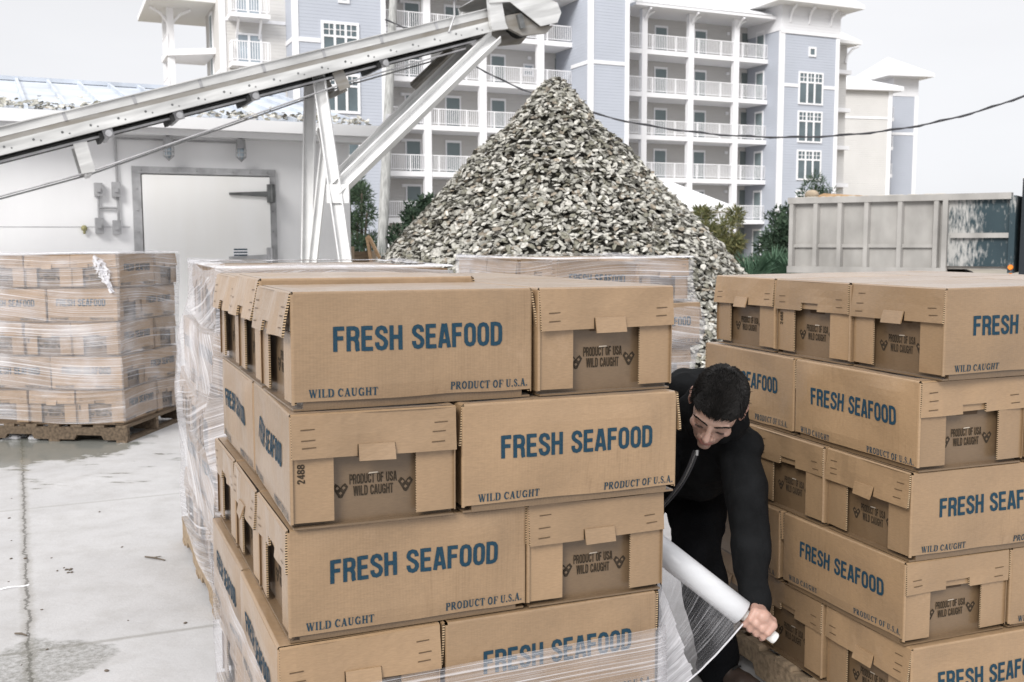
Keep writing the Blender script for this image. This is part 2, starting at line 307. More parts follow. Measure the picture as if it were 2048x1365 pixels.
def serif(ch):
    """bold roman capitals: thick stems, thin joins, bracket bars"""
    th, tn, sb = .17, .07, .055
    def st(x, y0=0, y1=1): return [([(x, y0), (x, y1)], th)]
    def sf(x, y, w=.3): return [([(x - w / 2, y + (sb / 2 if y == 0 else -sb / 2)), (x + w / 2, y + (sb / 2 if y == 0 else -sb / 2))], sb)]
    if ch == 'I': return .36, st(.18) + sf(.18, 0) + sf(.18, 1)
    if ch == 'L': return .64, st(.18) + sf(.18, 0) + sf(.18, 1) + [([(.18, .03), (.58, .03)], .06), ([(.59, 0), (.61, .28)], .06)]
    if ch == 'T': return .66, st(.33) + sf(.33, 0) + [([(.04, .965), (.62, .965)], .07), ([(.05, 1), (.05, .74)], .06), ([(.61, 1), (.61, .74)], .06)]
    if ch == 'H': return .78, st(.18) + st(.6) + sf(.18, 0) + sf(.18, 1) + sf(.6, 0) + sf(.6, 1) + [([(.18, .5), (.6, .5)], .08)]
    if ch == 'U': return .74, [([(.18, 1), (.18, .3), (.23, .12), (.38, .05)], .16), ([(.38, .045), (.52, .1), (.58, .3), (.58, 1)], .075)] + sf(.18, 1) + sf(.58, 1, .24)
    if ch == 'A': return .74, [([(.13, 0), (.36, 1)], .075), ([(.58, 0), (.36, 1)], .18), ([(.2, .32), (.5, .32)], .07)] + sf(.12, 0, .24) + sf(.6, 0, .28)
    if ch == 'W': return 1.0, [([(.13, 1), (.33, 0)], .16), ([(.33, 0), (.5, .95)], .07), ([(.47, 1), (.68, 0)], .16), ([(.68, 0), (.88, 1)], .07)] + sf(.13, 1, .26) + sf(.48, 1, .26) + sf(.88, 1, .22)
    if ch in 'DPR':
        r = st(.18) + sf(.18, 0) + sf(.18, 1)
        if ch == 'D': return .74, r + [([(.18, .965), (.38, .965), (.52, .9)], .07), ([(.5, .93), (.6, .78), (.62, .5), (.6, .22), (.5, .07)], .17), ([(.52, .1), (.38, .035), (.18, .035)], .07)]
        r += [([(.18, .965), (.4, .965)], .07), ([(.38, .96), (.5, .9), (.54, .74), (.5, .58), (.38, .51)], .15), ([(.4, .5), (.18, .5)], .07)]
        if ch == 'P': return .64, r
        return .74, r + [([(.34, .5), (.62, .02)], .17)] + sf(.66, 0, .16)
    if ch == 'O': return .78, [([(.4, .965), (.24, .88), (.16, .7), (.15, .5), (.16, .3), (.24, .12), (.4, .035)], .15), ([(.38, .035), (.54, .12), (.62, .3), (.63, .5), (.62, .7), (.54, .88), (.38, .965)], .15)]
    if ch in 'CG':
        r = [([(.62, .68), (.56, .86), (.42, .96)], .07), ([(.44, .965), (.26, .88), (.17, .7), (.15, .5), (.17, .3), (.26, .12), (.44, .04)], .16), ([(.42, .04), (.56, .1), (.63, .25)], .07), ([(.63, .66), (.63, 1)], .05)]
        if ch == 'G': return .8, r + [([(.62, 0), (.62, .42)], .15)] + [([(.46, .43), (.76, .43)], .055)]
        return .72, r
    if ch == 'S': return .56, [([(.46, .7), (.4, .9), (.28, .965), (.15, .9), (.12, .76)], .09), ([(.11, .78), (.18, .62), (.4, .42), (.45, .26)], .17), ([(.46, .28), (.42, .1), (.28, .035), (.14, .1), (.1, .3)], .09)]
    if ch == 'F': return .62, st(.18) + sf(.18, 0) + sf(.18, 1) + [([(.18, .965), (.57, .965)], .07), ([(.56, 1), (.58, .72)], .06), ([(.18, .5), (.42, .5)], .07), ([(.42, .62), (.42, .38)], .05)]
    if ch == '.': return .26, [([(.12, 0), (.12, .17)], .17)]
    return .26, []
def text_quads(txt, style):
    """list of (quad corners 2D, layer) with cap height 1, and total width"""
    x = 0; out = []
    for ch in txt:
        if style == 'serif': w, strokes = serif(ch); gap = .05
        else:
            w, ss = SANS[ch]; strokes = [(s, t_) for s in ss]; gap = .07
        for k, (pts, sw) in enumerate(strokes):
            a, b = stroke_poly(pts, sw)
            for i in range(len(a) - 1):
                out.append(([(p.x + x, p.y) for p in (b[i], b[i + 1], a[i + 1], a[i])], k))
        x += w + gap
    return out, x - gap
def letter(mb, txt, style, x0, x1, zb, h, P, mi):
    """P(x, z, lift) -> 3D point on the printed face"""
    q, w = text_quads(txt, style); sx = (x1 - x0) / w
    for c, k in q:
        lift = .0014 + k * .00012
        mb.add([P(x0 + a * sx, zb + b * h, lift) for a, b in c], [(0, 1, 2, 3)], mi)
# ------------------------------------------------------------------ ground
def ground():
    m_ = bpy.data.materials.new('yard concrete'); m_.use_nodes = True
    t = m_.node_tree; N = t.nodes; L = t.links; b = N["Principled BSDF"]; b.inputs['Specular IOR Level'].default_value = .35
    c = N.new("ShaderNodeTexCoord"); o = c.outputs['Object']
    def noise_(s, d=6, sc=(1, 1, 1), rough=.6):
        mp = N.new("ShaderNodeMapping"); mp.inputs['Scale'].default_value = sc; L.new(o, mp.inputs[0])
        n = N.new("ShaderNodeTexNoise"); n.inputs['Scale'].default_value = s; n.inputs['Detail'].default_value = d; n.inputs['Roughness'].default_value = rough
        L.new(mp.outputs[0], n.inputs['Vector']); return n.outputs[0]
    def rng(x, a, b_, c_=0, d=1):
        r = N.new("ShaderNodeMapRange"); r.inputs[1].default_value = a; r.inputs[2].default_value = b_; r.inputs[3].default_value = c_; r.inputs[4].default_value = d
        L.new(x, r.inputs[0]); return r.outputs[0]
    def math_(op, x, y):
        n = N.new("ShaderNodeMath"); n.operation = op
        for i, q in enumerate((x, y)):
            if hasattr(q, 'links'): L.new(q, n.inputs[i])
            else: n.inputs[i].default_value = q
        return n.outputs[0]
    def mix(f, a, b_):
        n = N.new("ShaderNodeMixRGB"); L.new(f, n.inputs[0])
        for i, q in ((1, a), (2, b_)):
            if hasattr(q, 'links'): L.new(q, n.inputs[i])
            else: n.inputs[i].default_value = (*q, 1)
        return n.outputs[0]
    col = mix(rng(noise_(1.1), .3, .7), (.41, .402, .40), (.50, .492, .49))
    col = mix(math_('MULTIPLY', rng(noise_(5, 9, rough=.7), .45, .72), .55), col, (.33, .315, .30))
    col = mix(math_('MULTIPLY', rng(noise_(130, 5), .60, .72), .55), col, (.22, .205, .19))            # grit
    sx = N.new("ShaderNodeSeparateXYZ"); L.new(o, sx.inputs[0])
    wob = rng(noise_(8, 10, rough=.85), 0, 1, -.07, .07)
    def line(p, q, w, tint, amt, wobble=1.0):
        nonlocal col
        d = (q - p).normalized(); nx, ny = -d.y, d.x; k = nx * p.x + ny * p.y
        a = math_('ADD', math_('MULTIPLY', sx.outputs['X'], nx), math_('MULTIPLY', sx.outputs['Y'], ny))
        a = math_('ADD', math_('SUBTRACT', a, k), math_('MULTIPLY', wob, wobble)); a = math_('ABSOLUTE', a, 0)
        f = math_('MULTIPLY', rng(a, w, w * .35), amt)
        col = mix(f, col, tint)
    g = lambda x, y: on_ground(x, y)
    line(g(45, 930), g(60, 1365), .035, (.27, .255, .23), .55, .9)
    line(g(45, 930), g(60, 1365), .008, (.07, .065, .055), .8, .9)
    line(g(55, 1018), g(330, 990), .02, (.30, .29, .27), .55, .2)
    line(g(70, 1302), g(420, 1252), .02, (.25, .24, .22), .65, .25)
    # puddle and damp patches near the wrapped stack, stain by the joint
    def blob(px, py, rx, ry, lo=.25):
        p = g(px, py)
        dx = math_('DIVIDE', math_('SUBTRACT', sx.outputs['X'], p.x), rx); dy = math_('DIVIDE', math_('SUBTRACT', sx.outputs['Y'], p.y), ry)
        r = math_('ADD', math_('MULTIPLY', dx, dx), math_('MULTIPLY', dy, dy))
        r = math_('ADD', r, rng(noise_(3.2, 6), .2, .8, -.75, .75))
        return rng(r, 1.0, .8)
    wet = math_('MAXIMUM', blob(20, 893, 1.0, .75), math_('MULTIPLY', blob(270, 935, 1.1, .7), rng(noise_(4.5, 7, (.6, 2.0, 1)), .58, .64)))
    col = mix(math_('MULTIPLY', wet, .8), col, (.155, .16, .135))
    st = math_('MULTIPLY', blob(80, 1325, .26, .27), rng(noise_(38, 8, rough=.8), .40, .58, .15, 1))
    col = mix(math_('MULTIPLY', st, .6), col, (.10, .098, .075))
    L.new(col, b.inputs['Base Color'])
    rough = N.new("ShaderNodeMapRange"); rough.inputs[3].default_value = .75; rough.inputs[4].default_value = .12; L.new(wet, rough.inputs[0]); L.new(rough.outputs[0], b.inputs['Roughness'])
    bp = N.new("ShaderNodeBump"); bp.inputs['Strength'].default_value = .25; bp.inputs['Distance'].default_value = .01
    L.new(math_('MULTIPLY', noise_(45, 6), math_('SUBTRACT', 1, wet)), bp.inputs['Height']); L.new(bp.outputs[0], b.inputs['Normal'])
    q = MB(); q.add([(-300, -40, 0), (300, -40, 0), (300, 500, 0), (-300, 500, 0)], [(0, 1, 2, 3)])
    q.build('ground', m_, kind='structure')
    q = MB(); s_ = mat('sandy scrub soil', (.30, .27, .22), rough=.9, noise_s=.4, noise_a=.35)
    q.add([(-300, 24, .004), (300, 24, .004), (300, 480, .004), (-300, 480, .004)], [(0, 1, 2, 3)])
    q.build('terrain', s_, kind='structure')
ground()

# ------------------------------------------------------------------ cardboard box (built once in a few versions, then copied)
M['scuff'] = mat('torn pale paper', (.42, .36, .29), rough=.9)
BL, BW, BH = .590, .389, .2657
ZB = .163                                   # lower edge of the stapled end band
def warp(seed):
    def f(x, z):
        e_ = min(1, (BL / 2 - abs(x)) / .08) * min(1, max(0, z / .05)) * min(1, max(0, (BH - z) / .05))
        return max(0, e_) * (noise.noise(Vector((x * 4.2 + seed * 7.3, z * 5, seed * 3.1))) * .013 + .003)
    return f
def grid_panel(mb, P, a0, a1, z0, z1, na, nz, th, mi=0, mi_a=None):
    A = [a0 + (a1 - a0) * i / na for i in range(na + 1)]; Z = [z0 + (z1 - z0) * i / nz for i in range(nz + 1)]
    fr = [P(a, z, 0) for z in Z for a in A]; bk = [P(a, z, -th) for z in Z for a in A]; n = na + 1
    v = fr + bk; o = len(fr); f = []
    for j in range(nz):
        for i in range(na):
            k = j * n + i; f.append((k, k + 1, k + n + 1, k + n)); f.append((o + k, o + k + n, o + k + n + 1, o + k + 1))
    mb.add(v, f, mi)
    rim = []
    for i in range(na): rim += [(i, o + i, o + i + 1, i + 1), (nz * n + i, nz * n + i + 1, o + nz * n + i + 1, o + nz * n + i)]
    mb.add(v, rim, mi)
    rim = []
    for j in range(nz):
        k = j * n; rim += [(k, k + n, o + k + n, o + k), (k + na, o + k + na, o + k + n + na, k + n + na)]
    mb.add(v, rim, mi if mi_a is None else mi_a)
def sideP(sgn, wf):
    if sgn < 0: return lambda x, z, l: (x, -(BW / 2) - wf(x, z) - l, z)
    return lambda x, z, l: (-x, BW / 2 + wf(x, z) + l, z)
def endP(sgn, x_face, fl=lambda y, z: 0):
    if sgn > 0: return lambda y, z, l: (x_face + l + fl(y, z), y, z)
    return lambda y, z, l: (-x_face - l - fl(y, z), -y, z)
def make_lid(seed, tab_out, flare=0):
    mb = MB(); rd = random.Random(seed); H = BH
    r = .006
    for sg in (-1, 1):
        P = sideP(sg, warp(seed + sg))
        zb0 = rd.uniform(.008, .022); P0 = P
        P = lambda x, z, l, P0=P0, zb0=zb0, sg=sg: P0(x, z + max(0, 1 - z / .12) * ((zb0 - .014) + .004 * noise.noise(Vector((x * 6, seed, sg)))), l)
        grid_panel(mb, P, -BL / 2 + r, BL / 2 - r, .014, H - r, 34, 14, .004)
        dx, dz = rd.uniform(-.012, .012), rd.uniform(-.004, .004)
        letter(mb, 'FRESH SEAFOOD', 'sans', -.205 + dx, .208 + dx, .128 + dz, .056, P, 2)
        letter(mb, 'WILD CAUGHT', 'serif', -.262 + dx, -.103 + dx, .021 + dz, .0195, P, 2)
        letter(mb, 'PRODUCT OF U.S.A.', 'serif', .075 + dx, .277 + dx, .021 + dz, .0195, P, 2)
        # rounded crease to the top and to the end flaps
        for k in range(3):
            a, b = k * pi / 6, (k + 1) * pi / 6
            y = lambda q: sg * (-1) * -1 * (BW / 2 - r + r * cos(q)); z = lambda q: H - r + r * sin(q)
            mb.add([(-BL / 2 + r, y(a), z(a)), (BL / 2 - r, y(a), z(a)), (BL / 2 - r, y(b), z(b)), (-BL / 2 + r, y(b), z(b))], [(0, 1, 2, 3) if sg < 0 else (3, 2, 1, 0)], 0)
        for ex in (-1, 1):
            for k in range(3):
                a, b = k * pi / 6, (k + 1) * pi / 6
                q = lambda t: (ex * (BL / 2 - r + r * cos(t)), sg * (BW / 2 - r + r * sin(t)))
                (ax, ay), (bx, by) = q(a), q(b)
                mb.add([(ax, ay, .014), (bx, by, .014), (bx, by, H - r), (ax, ay, H - r)], [(0, 1, 2, 3)], 0)
    # top sheet, a little uneven
    nx, ny = 8, 5; v = []
    for j in range(ny + 1):
        for i in range(nx + 1):
            x = -BL / 2 + r + (BL - 2 * r) * i / nx; y = -BW / 2 + r + (BW - 2 * r) * j / ny
            e_ = 0 if i in (0, nx) or j in (0, ny) else 1
            v.append((x, y, H + e_ * (noise.noise(Vector((x * 5, y * 5, seed))) * .006 - .004)))
    mb.add(v, [(j * (nx + 1) + i, j * (nx + 1) + i + 1, (j + 1) * (nx + 1) + i + 1, (j + 1) * (nx + 1) + i) for j in range(ny) for i in range(nx)], 0)
    # end bands
    for sg in (-1, 1):
        fl0 = flare or rd.uniform(.0, .010)
        fl = lambda y, z: fl0 * (H - z) / (H - ZB) + .007 * noise.noise(Vector((y * 9, z * 9, seed + sg)))
        P = endP(sg, BL / 2 + .003, fl); tb = ZB + .027; yw = BW / 2 - .003
        skew = rd.uniform(-.004, .004)
        P2 = lambda y, z, l: P(y, z + skew * (y / yw) * max(0, (H - z)) / (H - ZB), l)
        grid_panel(mb, P2, -yw, -.044, ZB, H - r * .6, 4, 4, .006, 0, 1)
        grid_panel(mb, P2, -.044, .044, tb, H - r * .6, 3, 3, .006, 0, 0)
        grid_panel(mb, P2, .044, yw, ZB, H - r * .6, 4, 4, .006, 0, 1)
        mb.add([P2(-yw, H - r * .6, 0), P2(yw, H - r * .6, 0), P2(yw, H, -r), P2(-yw, H, -r)], [(0, 1, 2, 3)], 0)
        if tab_out:      # the tongue is folded out over the edge
            Pt = lambda y, z, l: P2(y, z, l + .004 + (tb - z) * .22)
            grid_panel(mb, Pt, -.042, .042, ZB - .010, tb, 2, 2, .004, 0, 0)
        else:
            Pt = lambda y, z, l: P2(y, z, l - .009)
            grid_panel(mb, Pt, -.05, .05, ZB + .006, tb + .02, 2, 2, .003, 0, 0)
        for s2 in (-1, 1):
            for zz in (ZB + .02, ZB + .043, ZB + .068)[:rd.choice((2, 3))]:
                yc = s2 * (yw - .035 - rd.uniform(0, .01)); dz = rd.uniform(-.004, .004)
                Pq = [P2(yc + a, zz + dz + b, .0012) for a, b in ((-.016, 0), (.016, .001), (.016, .0034), (-.016, .0026))]
                mb.add(Pq, [(0, 1, 2, 3)], 3)
    return mb.mesh('lid', [M['card'], M['flute'], M['ink'], M['staple_hole_shade']])
def make_tray(seed):
    mb = MB(); x, y = BL / 2 - .026, BW / 2 - .006
    mb.box(-x, x, -y, y, 0, BH - .012, 0)
    mb.box(-BL / 2 + .004, BL / 2 - .004, -y + .001, y - .001, .0, .0045, 0)
    for sg in (-1, 1):
        P = endP(sg, x)
        letter(mb, 'PRODUCT OF USA', 'sans', -.056, .056, .090, .0235, P, 1)
        letter(mb, 'WILD CAUGHT', 'sans', -.047, .047, .062, .0235, P, 1)
        for yc in (-.077, .077):           # paired-gem emblem printed either side of the words
            zc = .079 + .006 * (1 if yc > 0 else -1) * .3
            for k, (pts) in enumerate([[(-.018, .008), (-.011, .017), (-.004, .012), (0, .006), (0, -.018), (-.004, -.017)], [(.018, .008), (.011, .017), (.004, .012), (0, .006), (0, -.018), (.004, -.017)]]):
                f = tuple(range(6)) if k == 1 else tuple(range(6))
                pp = pts if k == 0 else pts
                mb.add([P(yc + a, zc + b, .0012) for a, b in pp], [f if k == 1 else f[::-1]], 1)
            for (a, b, s_) in ((-.0075, .006, .0042), (.0075, .006, .0042), (0, -.006, .0042)):
                mb.add([P(yc + a - s_, zc + b, .0015), P(yc + a, zc + b - s_, .0015), P(yc + a + s_, zc + b, .0015), P(yc + a, zc + b + s_, .0015)], [(0, 1, 2, 3)], 0)
        mb.add([P(a, b, .001) for a, b in ((-.038, ZB - .010), (.038, ZB - .010), (.042, ZB + .02), (-.042, ZB + .02))], [(0, 1, 2, 3)], 2)  # flat dark patch painting the shade inside the hand hole
        mb.add([P(a, b, .0016) for a, b in ((-.012, .112), (.013, .113), (.010, .116), (-.010, .1155))], [(0, 1, 2, 3)], 3)
        # runner strips under the tray end
    return mb.mesh('tray', [M['card_in'], M['ink2'], M['staple_hole_shade'], M['scuff']])
def make_flap(number, seed):
    """lower side flap folded round the end; local frame: hinge at y=0, free edge towards +y, outer face +x"""
    mb = MB(); bow = .002 + .004 * ((seed * 37) % 5) / 5
    P = lambda y, z, l: (l - .001 + bow * sin(min(1, y / .1) * 1.4), y, z)
    grid_panel(mb, P, .004, .098, .015, ZB + .012, 4, 4, .005, 0, 1)
    if number:
        q, w = text_quads('2488', 'sans')
        for c, k in q:
            mb.add([P(.033 - b * .017, .105 + a * .045 / w, .0012 + k * .0001) for a, b in c], [(0, 1, 2, 3)], 2)
    return mb.mesh('end_flap', [M['card'], M['flute'], M['ink2']])
LIDS = [make_lid(s, s % 2 == 0) for s in range(8)]
FLARED = [make_lid(20 + s, False, .019 + .006 * s) for s in range(2)]
TRAYS = [make_tray(0)]
FLAPS = [make_flap(n, s) for n in (0, 1) for s in range(3)]
def make_box(Mx, rd, group, label, lid=None, number=None):
    b = empty('cardboard_box', Mx=Mx, label=label, cat='cardboard box', group=group)
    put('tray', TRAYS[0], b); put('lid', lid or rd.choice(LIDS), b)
    for ex in (-1, 1):
        for sy in (-1, 1):
            num = (sy * ex < 0) and (rd.random() < .28 if number is None else number)
            o = put('end_flap', FLAPS[(3 if num and sy * ex < 0 else 0) + rd.randrange(3)], b)
            # hinge on the corner (ex, sy), opening towards the middle; mirrored by turning about z and flipping
            T = Matrix.Identity(4)
            if ex > 0: T = Matrix.Translation((BL / 2 - .005, -BW / 2, 0)) if sy < 0 else Matrix.Translation((BL / 2 - .005, BW / 2, 0)) @ Matrix.Diagonal((1, -1, 1, 1))
            else: T = Matrix.Translation((-BL / 2 + .005, BW / 2, 0)) @ Matrix.Rotation(pi, 4, 'Z') if sy > 0 else Matrix.Translation((-BL / 2 + .005, -BW / 2, 0)) @ Matrix.Diagonal((-1, 1, 1, 1))
            o.matrix_local = T
    return b

# ------------------------------------------------------------------ stacks on pallets
PAL, HH = .1396, .2677
class Stack:
    def __init__(s, x, y, t, layers=None, tilt=(0, 0), zoff=None):
        s.x, s.y, s.t = x, y, t; s.l = layers or [(0, 0, 0)] * 5; s.a, s.b = tilt; s.z = zoff or [0] * 6
        U = Vector((cos(t), sin(t), 0)); V = Vector((-sin(t), cos(t), 0)); s.c = Vector((x, y, 0)) + U * .5 + V * .6
    def axes(s, k):
        t = s.t + s.l[k][2]; zz = Vector((s.a, s.b, 1)).normalized(); U = Vector((cos(t), sin(t), 0)); U = (U - zz * U.dot(zz)).normalized()
        return U, zz.cross(U), zz
    def zlev(s, k): return PAL + (5 - k) * HH + s.z[k]
    def pt(s, k, u, v, z):
        U, V, Z = s.axes(k); dx, dy, _ = s.l[k]
        return s.c + Vector((dx, dy, 0)) + U * (u - .5) + V * (v - .6) + Z * z
    def mat(s, k, u, v, turn):
        U, V, Z = s.axes(k); X, Y = (U, V) if not turn else (V, -U)
        sz = (s.zlev(k) - s.zlev(k + 1)) / HH
        T = Matrix((X, Y, Z * sz)).transposed().to_4x4(); T.translation = s.pt(k, u, v, s.zlev(k + 1)); return T
LAY = ['top layer', 'second layer', 'third layer', 'fourth layer', 'bottom layer']
def fill(st, name, seed, group, keep_hidden, jit=.004, special=None):
    rd = random.Random(seed); special = special or {}
    for k in range(5):
        if k % 2 == 0:
            spots = [(.3, .2 + .4 * i, 0, ('printed side out, near corner', 'end-on, middle of three', 'end-on, rearmost of three')[i], True) for i in range(3)]
            spots += [(.8, .3, 1, 'end-on, right of near corner', True), (.8, .9, 1, 'at the far rear corner', keep_hidden or k == 0)]
        else:
            spots = [(.2, .3, 1, 'end-on, near corner', True), (.2, .9, 1, 'long side out, behind near corner', True)]
            spots += [(.7, .2, 0, 'long side out, right of corner', True), (.7, .6, 0, 'tucked in the middle', keep_hidden), (.7, 1.0, 0, 'at the far rear', keep_hidden)]
        for i, (u, v, turn, pos, show) in enumerate(spots):
            if not show: continue
            T = st.mat(k, u + rd.uniform(-jit, jit), v + rd.uniform(-jit, jit), turn)
            T = T @ Matrix.Rotation(rd.gauss(0, .011), 4, 'Z')
            if (k, i) in special: T = special[(k, i)](T)
            make_box(T, rd, group, f'kraft box {pos}, {LAY[k]}, {name}', lid=FLARED[i % 2] if seed == 1 and k == 0 and i < 3 else LIDS[(seed * 3 + k * 5 + i * 3) % 8])
def pallet(st, label, wood='wood'):
    Mx = st.mat(4, .5, .6, 0); Mx = Matrix.Translation((st.c.x, st.c.y, 0)) @ Matrix.Rotation(st.t, 4, 'Z')
    p = empty('wooden_pallet', Mx=Mx, label=label, cat='pallet', group='pallets under the stacks')
    w, d = .52, .62; rd = random.Random(int(st.x * 100))
    for i in range(7):
        y = -d + .05 + i * (2 * d - .1) / 6; q = MB(); q.box(-w, w, y - .045, y + .045, .117, .137); q.build('deck_board', M[wood], p)
    for x in (-w + .022, 0, w - .022):
        q = MB(); n = []
        # stringer with two fork notches
        prof = [(-d, .0185), (-d + .2, .0185), (-d + .22, .055), (-d + .43, .055), (-d + .45, .0185), (d - .45, .0185), (d - .43, .055), (d - .22, .055), (d - .2, .0185), (d, .0185), (d, .1165), (-d, .1165)]
        q.prism(prof, x - .019, x + .019, 'x'); q.build('stringer', M[wood], p)
    for y in (-d + .05, 0, d - .05):
        q = MB(); q.box(-w, w, y - .045, y + .045, .0005, .018); q.build('bottom_board', M[wood], p)
    return p
F_ = Stack(-.5105, 2.2028, .4059, [(.009, .0162, .0071), (.0166, -.012, -.0007), (-.005, .0042, -.0016), (-.0215, -.009, -.0048), (-.012, 0, 0)], (.0059, .0043), [.0071, .0043, .0064, .007, 0, 0])
R_ = Stack(1.1591, 2.8294, .3442, [(.0434, -.0124, .0134), (.0022, -.0024, -.0123), (-.0134, .0023, .0045), (-.0299, .0121, -.0044), (-.0031, .0004, -.0012)], (-.0042, 0), [-.0143, -.011, -.0097, -.0074, .0078, 0])
A_ = Stack(-3.0693, 7.9293, 1.4549, [(.008, .001, -.0141), (-.0092, -.0017, -.004), (-.0142, -.0054, -.0056), (-.0071, -.0011, -.005), (-.0131, -.0119, .0132)], (-.0095, .0123), [.0079, .0047, .0025, .0007, -.0014, -.0086])
B_ = Stack(-1.25, 4.17, .42, [(.05, .03, -.02), (.01, .01, .015), (-.02, 0, -.01), (.012, -.01, .01), (0, 0, 0)], (.006, 0))
C_ST = Stack(.244, 5.80, .50, [(-.02, .03, .02), (.06, -.01, -.02), (0, 0, 0), (.02, 0, .01), (0, 0, 0)])
fill(F_, 'half wrapped foreground stack', 1, 'boxes of the half wrapped stack', True, .005, {(0, 1): lambda T: T @ Matrix.Diagonal((1, 1, 1.06, 1)), (0, 2): lambda T: T @ Matrix.Diagonal((1, 1, 1.03, 1))})
fill(R_, 'unwrapped stack behind the man', 2, 'boxes of the unwrapped stack', False)
fill(A_, 'wrapped stack by white building', 3, 'boxes of the wrapped stack by the building', False, .005)
fill(B_, 'wrapped stack behind the foreground', 4, 'boxes of the second wrapped stack', False, .005)
tip = lambda T: T @ Matrix.Translation((0, 0, -.004)) @ Matrix.Rotation(.035, 4, 'Y') @ Matrix.Rotation(.05, 4, 'Z')
fill(C_ST, 'wrapped stack before shell heap', 5, 'boxes of the wrapped stack by the shells', False, .005, {(0, 0): tip})
pallet(F_, 'wooden pallet under the half wrapped foreground stack'); pallet(R_, 'worn wooden pallet under the unwrapped stack beside the man')
pallet(A_, 'damp dark pallet under the wrapped stack by the white building', 'wood_wet'); pallet(B_, 'pale wooden pallet under the wrapped stack behind the foreground one'); pallet(C_ST, 'wooden pallet under the wrapped stack before the shell heap')

# ------------------------------------------------------------------ stretch film
def film_mat(name, base, amp, sc=(1.1, 46), lo=.42, hi=.72, rough=.22, tint=(.86, .85, .88)):
    m_ = bpy.data.materials.new(name); m_.use_nodes = True; t = m_.node_tree; N = t.nodes; L = t.links
    b = N["Principled BSDF"]; b.inputs['Base Color'].default_value = (*tint, 1); b.inputs['Roughness'].default_value = rough; b.inputs['Specular IOR Level'].default_value = .6
    tr = N.new("ShaderNodeBsdfTransparent"); tr.inputs[0].default_value = (.97, .97, .975, 1)
    uv = N.new("ShaderNodeUVMap"); uv.uv_map = 'UVMap'
    def strk(s, d, ph):
        mp = N.new("ShaderNodeMapping"); mp.inputs['Scale'].default_value = (*s, 1); mp.inputs['Location'].default_value = (ph, ph * 2, 0); L.new(uv.outputs[0], mp.inputs[0])
        n = N.new("ShaderNodeTexNoise"); n.inputs['Scale'].default_value = 1; n.inputs['Detail'].default_value = d; L.new(mp.outputs[0], n.inputs['Vector']); return n.outputs[0]
    def M_(op, a, b_):
        n = N.new("ShaderNodeMath"); n.operation = op
        for i, q in enumerate((a, b_)):
            if hasattr(q, 'links'): L.new(q, n.inputs[i])
            else: n.inputs[i].default_value = q
        return n.outputs[0]
    def rg(x, a, b_):
        r = N.new("ShaderNodeMapRange"); r.inputs[1].default_value = a; r.inputs[2].default_value = b_; L.new(x, r.inputs[0]); return r.outputs[0]
    s1 = strk(sc, 3, 0); s2 = strk((sc[0] * 1.7, sc[1] * 3.3), 2, 3.3); cl = strk((2.2, 3.5), 3, 7.1)
    a = M_('POWER', rg(s1, lo, hi), 1.6)
    a = M_('ADD', M_('MULTIPLY', a, .62), M_('MULTIPLY', rg(s2, .52, .74), .5))
    a = M_('MULTIPLY', a, amp)
    a = M_('ADD', a, M_('MULTIPLY', rg(cl, .45, .72), amp * .45))
    a = M_('MINIMUM', M_('ADD', a, base), .93)
    mx_ = N.new("ShaderNodeMixShader"); L.new(a, mx_.inputs[0]); L.new(tr.outputs[0], mx_.inputs[1]); L.new(b.outputs[0], mx_.inputs[2])
    bp = N.new("ShaderNodeBump"); bp.inputs['Strength'].default_value = .7; bp.inputs['Distance'].default_value = .01
    L.new(M_('ADD', s1, M_('MULTIPLY', s2, .4)), bp.inputs['Height']); L.new(bp.outputs[0], b.inputs['Normal'])
    L.new(mx_.outputs[0], N['Material Output'].inputs['Surface'])
    return m_
M['film'] = film_mat('stretch film', .08, .68, (.45, 95), .50, .70)
M['film_diag'] = film_mat('stretch film wound thick', .24, .72, (.6, 70), .47, .70)
M['film_top'] = film_mat('stretch film gathered', .45, .6, (2.5, 26))
M['film_sheet'] = film_mat('stretch film pulled taut', .03, .4, (1.0, 90), .52, .72)
M['film_sheet2'] = film_mat('stretch film doubled', .42, .4, (1.3, 60), .4, .7)
def grid_mesh(name, fn, nu, nv, mats, uvf=None, mi=None, smooth=True):
    v = [tuple(fn(i / nu, j / nv)) for j in range(nv + 1) for i in range(nu + 1)]; n = nu + 1
    f = [(j * n + i, j * n + i + 1, (j + 1) * n + i + 1, (j + 1) * n + i) for j in range(nv) for i in range(nu)]
    me = bpy.data.meshes.new(name); me.from_pydata(v, [], f); me.update()
    for x in (mats if isinstance(mats, (list, tuple)) else [mats]): me.materials.append(x)
    uvl = me.uv_layers.new(name='UVMap')
    for p in me.polygons:
        for li, vi in zip(p.loop_indices, p.vertices):
            i, j = vi % n, vi // n; uvl.data[li].uv = uvf(i / nu, j / nv) if uvf else (i / nu, j / nv)
        p.use_smooth = smooth
        if mi: p.material_index = mi((p.index % nu + .5) / nu, (p.index // nu + .5) / nv)
    return me
PER = [(0, 0), (1, 0), (1, 1.2), (0, 1.2)]
def perim(s, out):
    """point (u, v) at fraction s of the rectangle's rim, starting at the near corner and running along the front"""
    d = (s % 1.0) * 4.4; lens = (1, 1.2, 1, 1.2); i = 0
    while d > lens[i] and i < 3: d -= lens[i]; i += 1
    a, b = PER[i], PER[(i + 1) % 4]; q = min(1, d / lens[i])
    u, v = a[0] + (b[0] - a[0]) * q, a[1] + (b[1] - a[1]) * q
    return u + (out if u > .5 else -out) * (1 if u in (0, 1) or True else 0) * (abs(u - .5) * 2) ** 6, v + (out if v > .6 else -out) * (abs(v - .6) / .6) ** 6
